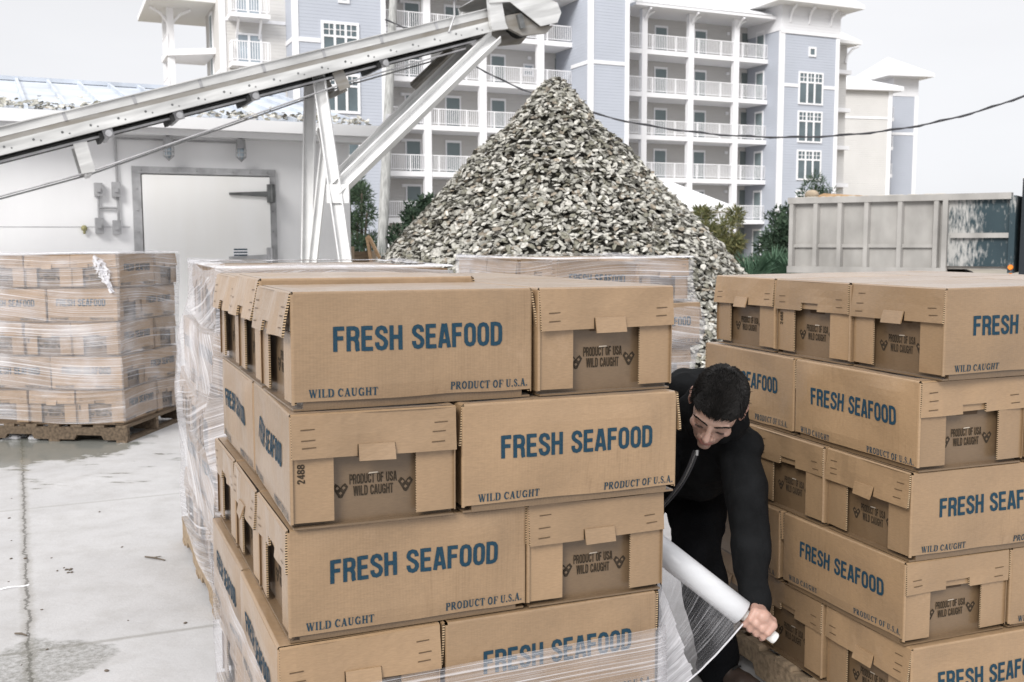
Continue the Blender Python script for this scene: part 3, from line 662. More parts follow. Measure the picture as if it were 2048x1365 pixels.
def film_pt(st, s, z, out=.010, seed=0):
    u, v = perim(s, out); k = 0
    zs = [(st.zlev(j) + st.zlev(j + 1)) / 2 for j in range(5)]      # layer centres, top first
    if z >= zs[0]: p = st.pt(0, u, v, z)
    elif z <= zs[4]: p = st.pt(4, u, v, z)
    else:
        j = next(j for j in range(4) if zs[j] >= z >= zs[j + 1]); q = (z - zs[j + 1]) / (zs[j] - zs[j + 1]); q = q * q * (3 - 2 * q)
        a, b = st.pt(j, u, v, z), st.pt(j + 1, u, v, z); p = b.lerp(a, q)
    nrm = (p - Vector((st.c.x, st.c.y, p.z))).normalized()
    return p + nrm * (.008 * (noise.noise(Vector((s * 22, z * 7 + s * 9, seed))) ) + .004)
def wrap(st, label, seed, z0=.10, slope=.35, top_in=.1, group='films wound round the stacks', ragged=.0):
    f = empty('stretch_film', loc=(st.c.x, st.c.y, 0), label=label, cat='plastic wrap', group=group); inv = Matrix.Translation((-st.c.x, -st.c.y, 0))
    zt = st.zlev(0)
    fn = lambda a, b: inv @ film_pt(st, a, z0 + .02 * sin(a * 19) + (zt + .006 - z0) * b, .022, seed)
    me = grid_mesh('wound_film', fn, 120, 44, M['film_diag' if slope > .3 else 'film'], lambda a, b: (a * 4.4, b * 1.4 + a * 4.4 * slope * (1 if int(b * 5) % 2 else -.4)))
    # the band direction flips from turn to turn, so give each turn its own constant slope
    put('wound_film', me, f)
    def fn2(a, b):
        p = film_pt(st, a, zt + .006, .022, seed); c = Vector((st.c.x, st.c.y, p.z)); w = top_in * (.75 + .6 * noise.noise(Vector((a * 14, seed, 0))))
        d = c - p; q = p + d.normalized() * w * b + Vector((0, 0, .007 * (b > 0) + .008 * b * noise.noise(Vector((a * 40, b * 3, seed)))))
        return inv @ q
    put('gathered_edge', grid_mesh('gathered_edge', fn2, 140, 4, M['film_top'], lambda a, b: (b * .2 + a * 4.4, a * 1.2)), f)
    return f
wrap(A_, 'clear stretch film round the stack by the white building', 11, .16, .06)
tail = on_plane(190, 540, A_.pt(0, 0, 0, 1.3) + Vector((0, -.02, 0)), Vector((0, -1, 0)))
wrap(B_, 'hazy stretch film wound steeply round the stack behind the foreground one', 12, .12, .55)
wrap(C_ST, 'milky stretch film round the stack before the shell heap', 13, .12, .1)
# loose knot of film hanging on the far stack
q = MB(); rd = random.Random(5); base = A_.pt(0, 0.0, .17, A_.zlev(0) - .02) + Vector((0, -.035, 0)); end_ = A_.pt(1, 0, .03, A_.zlev(1) - .03) + Vector((0, -.03, 0))
for k in range(16):
    pts = []
    for i in range(9):
        w = i / 8; wid = .05 * sin(min(1, w * 1.5) * pi) + .008
        pts.append(base.lerp(end_, w) + Vector((rd.uniform(-wid, wid), rd.uniform(-.02, .01), rd.uniform(-wid, wid) * .5)))
    for i in range(8):
        a, b = pts[i], pts[i + 1]; w_ = Vector((rd.uniform(-.02, .02), rd.uniform(-.01, .01), rd.uniform(-.015, .015)))
        q.add([a, b, b + w_, a + w_], [(0, 1, 2, 3)])
me = q.mesh('film_knot', M['film_top']); uvl = me.uv_layers.new(name='UVMap')
for p in me.polygons:
    for li, c in zip(p.loop_indices, ((0, 0), (.3, 0), (.3, .1), (0, .1))): uvl.data[li].uv = (c[0] + p.index * .37, c[1] + p.index * .21)
put('film_tail', me, None, 'crumpled tail of clear film hanging from the wrapped stack by the building', 'plastic wrap')

# film already wound round the foot of the half wrapped stack
def front_film():
    f = empty('stretch_film', loc=(F_.c.x, F_.c.y, 0), label='stretch film wound round the lower layers of the half wrapped foreground stack', cat='plastic wrap', group='films wound round the stacks')
    inv = Matrix.Translation((-F_.c.x, -F_.c.y, 0))
    # upper edge: (px, py) read along the left side, the front and back to the man
    def ztop(s):
        d = s * 4.4                    # 0 near corner -> 1 front right -> 2.2 rear right -> 3.2 rear left -> 4.4 near corner
        ks = [(0, .572), (1, .588), (2.2, .58), (3.2, .565), (4.4, .572)]
        for (a, za), (b, zb) in zip(ks, ks[1:]):
            if d <= b: return za + (zb - za) * (d - a) / (b - a)
        return .572
    fn = lambda a, b: inv @ film_pt(F_, a, .1 + (ztop(a) - .1) * b, .012, 3)
    put('wound_film', grid_mesh('wound_film', fn, 140, 24, M['film'], lambda a, b: (a * 4.4, (.1 + (ztop(a) - .1) * b) * 1.5 - (ztop(a)) * 1.0)), f)
front_film()
# ------------------------------------------------------------------ white cold store on the left
def cold_store():
    g0 = at(0, 480, 11.25); g1 = at(700, 480, 13.05)
    d = Vector((g1.x - g0.x, g1.y - g0.y, 0)); Ln = d.length; U = d.normalized(); V = Vector((-U.y, U.x, 0))
    T = Matrix((U, V, Vector((0, 0, 1)))).transposed().to_4x4(); T.translation = Vector((g0.x, g0.y, 0)); Ti = T.inverted()
    n = -V; P0 = T.translation
    def w(px, py, off=0.):
        p = Ti @ on_plane(px, py, P0 + n * off, n); return p.x, p.z
    root = empty('white_building', Mx=T, label='low white cold store building with blue metal roof and big freezer door', cat='building')
    X0, X1 = -6, w(700, 400)[0]; ze = 2.83
    q = MB(); q.box(X0, X1, 0, 8, 0, ze); q.build('wall', M['white_wall'], root)
    q = MB()
    for zj in (.9, 1.75): q.box(X0, w(262, 400)[0] - .02, -.004, 0.02, zj, zj + .006)
    q.build('panel_seam', M['galv'], root)
    # gutter and fascia, roof
    xr = X1 + .25
    q = MB(); q.box(X0, xr, -.34, 0.03, ze - .02, ze + .015); q.box(X0, xr, -.36, -.335, ze - .03, ze + .16); q.box(X0, xr, -.46, -.362, ze + .04, ze + .175)
    q.build('gutter', M['white'], root)
    q = MB(); zr = ze + .17; pitch = .205
    q.add([(X0, -.4, zr), (xr, -.4, zr), (xr, 4.2, zr + 4.6 * pitch), (X0, 4.2, zr + 4.6 * pitch)], [(0, 1, 2, 3)])
    q.add([(X0, 4.2, zr + 4.6 * pitch), (xr, 4.2, zr + 4.6 * pitch), (xr, 8.6, zr), (X0, 8.6, zr)], [(0, 1, 2, 3)])
    q.add([(xr, -.4, zr), (xr, 8.6, zr), (xr, 4.2, zr + 4.6 * pitch)], [(0, 1, 2)], 1)
    x = X0
    while x < xr:
        q.add([(x, -.4, zr), (x + .04, -.4, zr), (x + .04, 4.2, zr + 4.6 * pitch), (x, 4.2, zr + 4.6 * pitch), (x, -.4, zr + .05), (x + .04, -.4, zr + .05), (x + .04, 4.2, zr + 4.6 * pitch + .05), (x, 4.2, zr + 4.6 * pitch + .05)], [(4, 5, 6, 7), (0, 4, 7, 3), (1, 2, 6, 5), (0, 1, 5, 4)], 0)
        x += .42
    q.box(X0, xr, 4.1, 4.3, zr + 4.55 * pitch, zr + 4.7 * pitch + .03, 0)
    q.build('roof', [M['roof_blue'], M['white']], root)
    # freezer door in a steel frame
    xa, zt = w(262, 333); xb, _ = w(549, 338); xi, zi = w(280, 347); xj, _ = w(536, 350)
    q = MB(); fr = empty('door_frame', loc=(0, 0, 0)); fr.parent = root
    q.box(xa, xb, -.05, .02, zi, zt); q.box(xa, xi, -.048, .02, .0, zi - .001); q.box(xj, xb, -.048, .02, .0, zi - .001)
    rd = random.Random(3)
    for k in range(9):
        for xx in ((xa + xi) / 2, (xj + xb) / 2): q.ball((xx, -.052, .2 + k * .25), .012, 6, 4)
    for k in range(8): q.ball((xa + .1 + k * (xb - xa - .2) / 7, -.052, (zi + zt) / 2), .012, 6, 4)
    bpy.data.objects.remove(fr); q.build('door_frame', M['galv'], root)
    q = MB(); q.box(xi + .012, xj - .012, -.12, -.0, .03, zi - .02)
    dr = q.build('freezer_door', M['door_white'], root)
    q = MB(); q.box(xi + .004, xj - .004, -.012, -.006, .01, zi - .008); q.build('gasket', M['rubber'], dr)
    for (pa, pb, py) in ((458, 550, 388), (458, 550, 516)):
        x1, z1 = w(pa, py, .12); x2, _ = w(pb, py, .12); q = MB()
        q.prism([(x1, z1 - .012), (x2, z1 - .035), (x2, z1 + .04), (x1, z1 + .014)], -.150, -.121, 'y'); q.box(x2 - .10, x2 - .01, -.17, -.049, z1 - .10, z1 + .12)
        q.tube([(x2 - .05, -.175, z1 - .1), (x2 - .05, -.175, z1 + .12)], .022)
        q.build('hinge', M['galv_dark'] if py < 400 else M['galv'], dr)
    q = MB(); x1, z1 = w(466, 509, .12); x2, z2 = w(496, 500, .12)
    q.box(x1, x2, -.1245, -.1205, z1 - .03, z2, 0)
    for k in range(3): q.box(x1 + .01, x2 - .01, -.1262, -.1246, z1 - .02 + k * .035, z1 - .004 + k * .035, 1)
    q.build('door_sticker', [M['trim'], M['ink']], dr)
    # caged lamps under the eave
    for px, py in ((337, 300), (482, 303)):
        x, z = w(px, py, .18); q = MB()
        q.tube([(x, 0, z + .24), (x, -.1, z + .25), (x, -.17, z + .22), (x, -.18, z + .12)], .02); q.box(x - .05, x + .05, -.035, .0, z + .19, z + .30)
        q.tube([(x, -.18, z + .14), (x, -.18, z + .03)], [.055, .06], 10)
        b = q.build('wall_lamp', M['galv'], root, smooth=False)
        q = MB(); q.tube([(x, -.18, z + .03), (x, -.18, z - .06), (x, -.18, z - .1)], [.045, .042, .02], 10); q.build('lamp_glass', M['glass_pale'], b, True)
        q = MB()
        for k in range(6):
            a = k * pi / 3; q.tube([(x + .06 * cos(a), -.18 + .06 * sin(a), z + .03), (x + .058 * cos(a), -.18 + .058 * sin(a), z - .07), (x, -.18, z - .125)], .005, 5)
        for zz in (z - .02, z - .07): q.tube([(x + .06 * cos(k * pi / 6), -.18 + .06 * sin(k * pi / 6), zz) for k in range(13)], .005, 5)
        q.build('lamp_cage', M['galv'], b)
    # conduits, switches and a knob
    q = MB()
    xs, zs = w(230, 280); _, ze2 = w(230, 365); q.tube([(xs, -.03, ze - .05), (xs, -.03, ze2)], .014, 6)
    xq, zq = w(197, 416); q.tube([(xs, -.03, zq), (xq, -.03, zq)], .014, 6)
    for xx in (xs, xq): q.tube([(xx, -.03, w(230, 370)[1]), (xx, -.03, w(230, 460)[1])], .014, 6)
    xl, zl = w(337, 268); xl2, _ = w(470, 268); q.tube([(xs, -.03, ze - .06), (xl2, -.03, ze - .06)], .013, 6)
    q.build('conduit', M['galv'], root)
    for px, py, h in ((231, 380, .17), (196, 380, .15), (198, 452, .18), (233, 455, .16)):
        x, z = w(px, py); q = MB(); q.box(x - .045, x + .045, -.08, -.0, z - h / 2, z + h / 2); q.box(x - .02, x + .02, -.1, -.081, z - .03, z + .02); q.build('switch_box', M['galv'], root)
    x, z = w(168, 457); q = MB(); q.ball((x, -.03, z), .035, 10, 7); q.tube([(x, -.03, z - .03), (x, -.03, z - .065)], .014, 6); q.build('knob', mat('tarnished brass', (.33, .31, .16), rough=.5, metal=.3), root, True)
    return T, zr, pitch, X0, xr
ST_T, ST_ZR, ST_P, ST_X0, ST_X1 = cold_store()

# ------------------------------------------------------------------ oyster shells
def shell_mats():
    m_ = bpy.data.materials.new('oyster shell'); m_.use_nodes = True; t = m_.node_tree; N = t.nodes; L = t.links; b = N["Principled BSDF"]
    b.inputs['Roughness'].default_value = .6; b.inputs['Specular IOR Level'].default_value = .3
    a = N.new("ShaderNodeVertexColor"); a.layer_name = 'Col'
    c = N.new("ShaderNodeTexCoord"); n = N.new("ShaderNodeTexNoise"); n.inputs['Scale'].default_value = 38; n.inputs['Detail'].default_value = 4; L.new(c.outputs['Object'], n.inputs['Vector'])
    r = N.new("ShaderNodeMapRange"); r.inputs[1].default_value = .35; r.inputs[2].default_value = .65; r.inputs[3].default_value = .62; r.inputs[4].default_value = 1.12; L.new(n.outputs[0], r.inputs[0])
    mu = N.new("ShaderNodeMixRGB"); mu.blend_type = 'MULTIPLY'; mu.inputs[0].default_value = 1; L.new(a.outputs[0], mu.inputs[1]); L.new(r.outputs[0], mu.inputs[2])
    L.new(mu.outputs[0], b.inputs['Base Color']); return m_
M['shell'] = shell_mats()
def shell_col(rd):
    k = rd.random()
    if k < .40: v = rd.uniform(.40, .66); return (v, v * .97, v * .88)
    if k < .76: v = rd.uniform(.27, .46); return (v, v * .975, v * .86)
    if k < .92: v = rd.uniform(.13, .28); return (v, v * .96, v * .76)
    v = rd.uniform(.2, .38); return (v, v * .86, v * .68)
def shell_geo(rd):
    L_ = rd.uniform(.029, .047); wd = L_ * rd.uniform(.55, .8); n = 9; dish = rd.uniform(.006, .015) * rd.choice((1, 1, -1)); ph = rd.random() * 6
    rim = []
    for k in range(n):
        a = 2 * pi * k / n; rr = 1 + .16 * sin(2 * a + ph) + rd.uniform(-.1, .1)
        egg = 1 - .18 * cos(a)
        rim.append(Vector((L_ * rr * cos(a), wd * rr * egg * sin(a), rd.uniform(-.005, .005))))
    inner = [p * .55 + Vector((0, 0, dish)) for p in rim]; c = Vector((0, 0, dish * 1.15))
    v = rim + inner + [c]; f = []
    for k in range(n):
        j = (k + 1) % n; f.append((k, j, n + j, n + k)); f.append((n + k, n + j, 2 * n))
    return v, f
def shells_object(name, places, seed, parent=None, extra=None):
    rd = random.Random(seed); v = []; f = []; col = []; var = [shell_geo(rd) for _ in range(40)]
    if extra: v += extra[0]; f += extra[1]; col += [(.05, .047, .038)] * len(extra[0])  # core coloured near black to paint the shade in gaps between shells
    for p, nrm in places:
        q = nrm.to_track_quat('Z', 'Y').to_matrix(); tilt = Matrix.Rotation(rd.gauss(0, .36), 3, 'X') @ Matrix.Rotation(rd.gauss(0, .36), 3, 'Y')
        Rm = q @ tilt @ Matrix.Rotation(rd.random() * 6.28, 3, 'Z'); gv, gf = rd.choice(var); o = len(v); s = rd.uniform(.8, 1.15); c = shell_col(rd)
        flip = -1 if rd.random() < .35 else 1
        for g in gv: v.append(tuple(p + Rm @ Vector((g.x * s, g.y * s, g.z * s * flip)))); col.append(c)
        f += [tuple(i + o for i in x) for x in gf]
    me = bpy.data.meshes.new(name); me.from_pydata(v, [], f); me.polygons.foreach_set('use_smooth', [True] * len(f)); me.update(); me.materials.append(M['shell'])
    ca = me.color_attributes.new('Col', 'FLOAT_COLOR', 'POINT'); ca.data.foreach_set('color', [x for c in col for x in (*c, 1)])
    return me
PC = at(1110, 160, 12.0); PZ = PC.z
PROF = [(0, 0), (.03, .10), (.13, .19), (.26, .30), (.53, .53), (.83, .87), (1.1, 1.13), (1.45, 1.44), (2.0, 1.97), (2.7, 2.62), (PZ, 3.40)]     # drop below the tip, radius
def pr(drop):
    for (a, ra), (b, rb) in zip(PROF, PROF[1:]):
        if drop <= b: return ra + (rb - ra) * (drop - a) / (b - a)
    return PROF[-1][1]
def pile_pt(ang, drop, off=0):
    r = pr(drop) * (1 + .05 * noise.noise(Vector((cos(ang) * 1.3, sin(ang) * 1.3, drop * .8)))) + .035 * noise.noise(Vector((cos(ang) * 5, sin(ang) * 5, drop * 3)))
    return Vector((PC.x + r * cos(ang), PC.y + r * sin(ang), PZ - drop))
def pile():
    rd = random.Random(9); pl = []
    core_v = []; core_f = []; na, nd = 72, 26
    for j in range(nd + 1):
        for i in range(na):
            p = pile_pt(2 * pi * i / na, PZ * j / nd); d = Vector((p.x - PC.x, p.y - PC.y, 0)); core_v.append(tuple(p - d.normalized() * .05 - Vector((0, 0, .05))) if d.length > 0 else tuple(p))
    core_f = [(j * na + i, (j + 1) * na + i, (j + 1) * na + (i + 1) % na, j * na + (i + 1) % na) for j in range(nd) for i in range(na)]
    cand = []
    while len(cand) < 23500:
        drop = PZ * math.sqrt(rd.random()) * 1.0
        if rd.random() < .02: drop = rd.random() * .5
        ang = rd.uniform(-pi - .35, .35)
        p = pile_pt(ang, drop); e_ = .02
        sl = (pr(min(PZ, drop + .05)) - pr(max(0, drop - .05))) / .1
        nrm = Vector((cos(ang), sin(ang), sl)).normalized()
        if drop < .06: nrm = Vector((0, 0, 1))
        p = p + nrm * rd.uniform(-.045, .03)
        cand.append((p, (nrm * .75 + Vector((0, 0, .55))).normalized()))
    # the shells that show largest become objects of their own
    def key(c):
        p = c[0] - EYE; z = p.dot(FWD); px = 1024 + F_PX * p.dot(RGT) / z; py = 682.5 - F_PX * p.dot(UPV) / z
        ok = (py < 505 and 800 < px < 1440 and py > 330)
        return (0 if ok else 1, z)
    cand.sort(key=key); near, rest = cand[:300], cand[300:]
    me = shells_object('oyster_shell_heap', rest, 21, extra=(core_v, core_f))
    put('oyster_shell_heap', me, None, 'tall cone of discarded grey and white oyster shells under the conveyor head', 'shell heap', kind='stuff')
    var = [shells_object('oyster_shell', [(Vector(), Vector((0, 0, 1)))], 100 + k) for k in range(30)]
    for p, nrm in near:
        o = put('oyster_shell', rd.choice(var), None, 'loose oyster shell lying on the near face of the shell heap', 'oyster shell', 'oyster shells on the near face of the heap')
        o.matrix_world = Matrix.Translation(p + nrm * .015) @ nrm.to_track_quat('Z', 'Y').to_matrix().to_4x4() @ Matrix.Rotation(rd.random() * 6.28, 4, 'Z') @ Matrix.Rotation(rd.gauss(0, .3), 4, 'X')
pile()
def roof_shells():
    rd = random.Random(4); pl = []
    for k in range(620):
        x = rd.uniform(ST_X0 + 4, ST_X1 - .02); y = -.38 + abs(rd.gauss(0, .35)) * (1 if rd.random() < .8 else 2)
        y = min(y, 3.0)
        p = ST_T @ Vector((x, y, ST_ZR + (y + .4) * ST_P + rd.uniform(.01, .06))); pl.append((p, Vector((0, -.3, 1)).normalized()))
    put('roof_shell_litter', shells_object('roof_shell_litter', pl, 6), None, 'scattered oyster shells lying along the roof edge of the white building', 'shell litter', kind='stuff')
roof_shells()

# ------------------------------------------------------------------ conveyor
def conveyor():
    A = at(-120, 322, 9.75); B = at(985, 47, 12.0)
    X = (B - A).normalized(); Y = Vector((0, 0, 1)).cross(X).normalized(); Z = X.cross(Y); Ln = (B - A).length
    T = Matrix((X, Y, Z)).transposed().to_4x4(); T.translation = A; Ti = T.inverted()
    root = empty('conveyor', Mx=T, label='inclined steel belt conveyor on white legs rising to the shell heap', cat='conveyor')
    w = .30
    q = MB()
    for s in (-1, 1):
        y0, y1 = (-w - .012, -w) if s < 0 else (w, w + .012)
        q.box(-4, Ln - .05, y0, y1, .052, .135, 0)
        q.box(-4, Ln - .05, y0 - (.02 if s < 0 else 0), y1 + (.02 if s > 0 else 0), .1352, .145, 0)
    sg = q.build('side_panel', M['stainless'], root)
    for k in range(9):
        x = .5 + k * Ln / 9; q = MB()
        q.box(x, x + .03, -w - .018, -w - .0125, .052, .135, 0)
        q.build('panel_joint', M['galv'], sg)
    q = MB(); q.box(-4, Ln - .05, -w - .008, w + .008, .0, .0515, 0); q.build('trough', M['trough'], root)
    q = MB()
    for s in (-1, 1):
        y0, y1 = (-w - .05, -w - .009) if s < 0 else (w + .009, w + .05)
        q.box(-4, Ln - .05, y0, y1, -.106, -.001, 0); q.box(-4, Ln - .05, y0 - (.03 if s < 0 else 0), y1 + (.03 if s > 0 else 0), -.118, -.1065, 0)
    x = -.5
    while x < Ln - .3:
        q.tube([(x, -w - .0475, -.048), (x, -w - .0515, -.048)], .013, 7, 1); q.tube([(x + .06, -w - .0475, -.075), (x + .06, -w - .0515, -.075)], .009, 6, 1); x += .27
    q.build('lower_channel', [M['stainless'], M['galv_dark']], root)
    q = MB(); q.box(-4, Ln - .1, -w + .01, w - .01, -.104, -.092, 0); q.box(-4, Ln - .3, -w + .03, w - .03, -.152, -.142, 0); q.build('belt', M['rubber'], root)
    q = MB(); q.box(-4, Ln - .4, -w + .0, -w + .012, -.178, -.158, 0); q.build('return_rail', M['galv'], root)
    for px, py in ((205, 280), (475, 200), (722, 133), (335, 243)):
        p = Ti @ at(px, py, 10.5 + px * .0019); q = MB(); x = p.x
        q.tube([(x, -w - .08, -.165), (x, w + .08, -.165)], .034, 10); q.box(x - .05, x + .05, -w - .03, -w + .01, -.205, -.119); q.box(x - .09, x - .05, -w - .05, w, -.2, -.139, 1)
        q.build('roller', [M['galv'], M['rubber']], root)
    # queen-post truss under the belt
    def lp(px, py, dep, y=-w): 
        p = Ti @ at(px, py, dep); return Vector((p.x, y, p.z))
    q = MB(); pts = [lp(-420, 425, 9.1), lp(-60, 412, 9.9), lp(180, 346, 10.2), lp(690, 168, 11.2), lp(915, 105, 11.8)]
    for a, b in zip(pts, pts[1:]): q.tube([a, b], .010, 6); q.tube([a + Vector((0, .6, 0)), b + Vector((0, .6, 0))], .010, 6)
    q.build('truss_rod', M['galv'], root)
    for px, py0, py1, dep, mt in ((168, 290, 348, 10.2, 'stainless'), (675, 148, 182, 11.15, 'trough')):
        a, b = lp(px - 10, py0, dep), lp(px + 8, py1, dep); q = MB()
        for y in (-w - .01, w + .01): q.bar((a.x, y, a.z), (b.x, y, b.z), .02, .13, 0, up=Vector((1, 0, 0)))
        q.bar((b.x, -w, b.z), (b.x, w, b.z), .05, .05, 0); q.build('truss_post', M[mt], root)
    # discharge head: hood, chute cheeks, drum
    def hz(px, py): p = Ti @ at(px, py, 12.05); return (p.x, p.z)
    q = MB(); hood = [hz(938, 28), hz(985, 22), hz(1060, 62), hz(1100, 52), hz(1108, 32), hz(1098, 14), hz(1060, 4), hz(1000, -14), hz(950, -2), hz(930, 10)]
    q.prism(hood[::-1], -w - .14, -w - .12, 'y'); q.prism(hood[::-1], w + .12, w + .14, 'y')
    tops = hood[4:]; 
    for a, b in zip(tops, tops[1:]): q.add([(a[0], -w - .12, a[1]), (b[0], -w - .12, b[1]), (b[0], w + .12, b[1]), (a[0], w + .12, a[1])], [(0, 1, 2, 3)])
    q.build('discharge_hood', M['stainless'], root)
    q = MB(); ch = [hz(936, 18), hz(966, 14), hz(978, 60), hz(985, 72), hz(950, 78), hz(945, 70)]
    q.prism(ch[::-1], -w - .118, -w - .06, 'y'); q.build('head_bracket', M['stainless'], root); q = MB(); q.prism(ch[::-1], w + .06, w + .118, 'y'); q.build('head_bracket', M['stainless'], root)
    q = MB(); fr = [hz(985, 50), hz(1005, 42), hz(1020, 52), hz(1030, 68), hz(1070, 72), hz(1088, 66), hz(1080, 74), hz(1020, 82), hz(1004, 74), hz(990, 70)]
    q.prism([hz(972, 64), hz(975, 48), hz(1015, 38), hz(1060, 60), hz(1095, 56), hz(1080, 72), hz(1022, 81)][::-1], -w - .08, -w - .02, 'y'); q.prism([hz(972, 64), hz(975, 48), hz(1015, 38), hz(1060, 60), hz(1095, 56), hz(1080, 72), hz(1022, 81)][::-1], w + .02, w + .08, 'y')
    q.build('head_frame', M['trough'], root)
    q = MB(); c = hz(1068, 38); q.tube([(c[0], -w - .05, c[1]), (c[0], w + .05, c[1])], .15, 20); q.build('head_drum', M['rubber'], root, False)
    q = MB(); a = hz(1004, 44); b = hz(1026, 70); q.box(a[0], b[0], -w - .13, -w - .081, min(a[1], b[1]) + .02, max(a[1], b[1])); q.build('takeup_bearing', M['galv_dark'], root)
    q = MB(); a = hz(1035, 4); b = hz(1080, -4); q.bar((a[0], -w - .05, a[1] + .05), (b[0] + .1, -w - .05, b[1] + .08), .1, .06); q.build('hood_lip', M['galv'], root)
    # hanging lamp cable with reflector above the belt
    q = MB(); a = Ti @ at(893, -12, 11.6); b = Ti @ at(896, 40, 11.6); c = Ti @ at(884, 72, 11.6); q.tube([(p.x, -w - .06, p.z) for p in (a, b, c)], .012, 6); q.build('cable', M['galv'], root)
    q = MB(); a = Ti @ at(878, -6, 11.6); q.tube([(a.x - .08, -w - .05, a.z + .03), (a.x, -w - .05, a.z - .01), (a.x + .1, -w - .05, a.z + .04)], [.03, .1, .12], 10); q.build('lamp_head', M['galv'], root)
    # legs: wide channel sections down to the yard
    def leg(name, pa, da, pb, db, wid, th, foot=True, mt='white_steel', lip=True):
        a, b = at(*pa, da), at(*pb, db)
        if foot:
            k = (b.z - 0) / (a.z - b.z); b = b + (b - a) * k
        q = MB(); side = Vector((1, 0, 0)); dd = (b - a).normalized(); dep = dd.cross(side).normalized(); side = dep.cross(dd).normalized()
        TT = Matrix((dd, side, dep)).transposed().to_4x4(); TT.translation = a; ln = (b - a).length
        q.box(0, ln, -wid / 2, wid / 2, -.006, .006, 0, TT)
        if lip:
            for s in (-1, 1): q.box(0, ln, s * wid / 2 - (0 if s < 0 else .012), s * wid / 2 + (.012 if s < 0 else 0), .0062, th, 0, TT)
        o = q.build(name, M[mt], root); o.matrix_parent_inverse = T.inverted(); return o
    leg('leg', (638, 148), 11.05, (690, 510), 10.95, .135, .08)
    leg('leg', (622, 152), 11.55, (616, 510), 11.7, .13, .08)
    leg('leg', (655, 260), 11.45, (630, 490), 11.5, .10, .06)
    leg('brace', (992, 78), 11.75, (672, 388), 11.0, .155, .10, False)
    leg('brace', (945, 92), 12.3, (668, 372), 11.6, .15, .10, False)
    leg('cross_tie', (640, 255), 11.05, (660, 330), 11.55, .08, .05, False)
    leg('strut', (905, 100), 12.0, (826, 176), 11.9, .085, .06, False, 'trough')
    q = MB(); a = at(676, 388, 10.95); q.box(a.x - .12, a.x + .12, a.y - .02, a.y - .012, a.z - .1, a.z + .1); o = q.build('gusset_plate', M['white_steel'], root); o.matrix_parent_inverse = T.inverted()
conveyor()
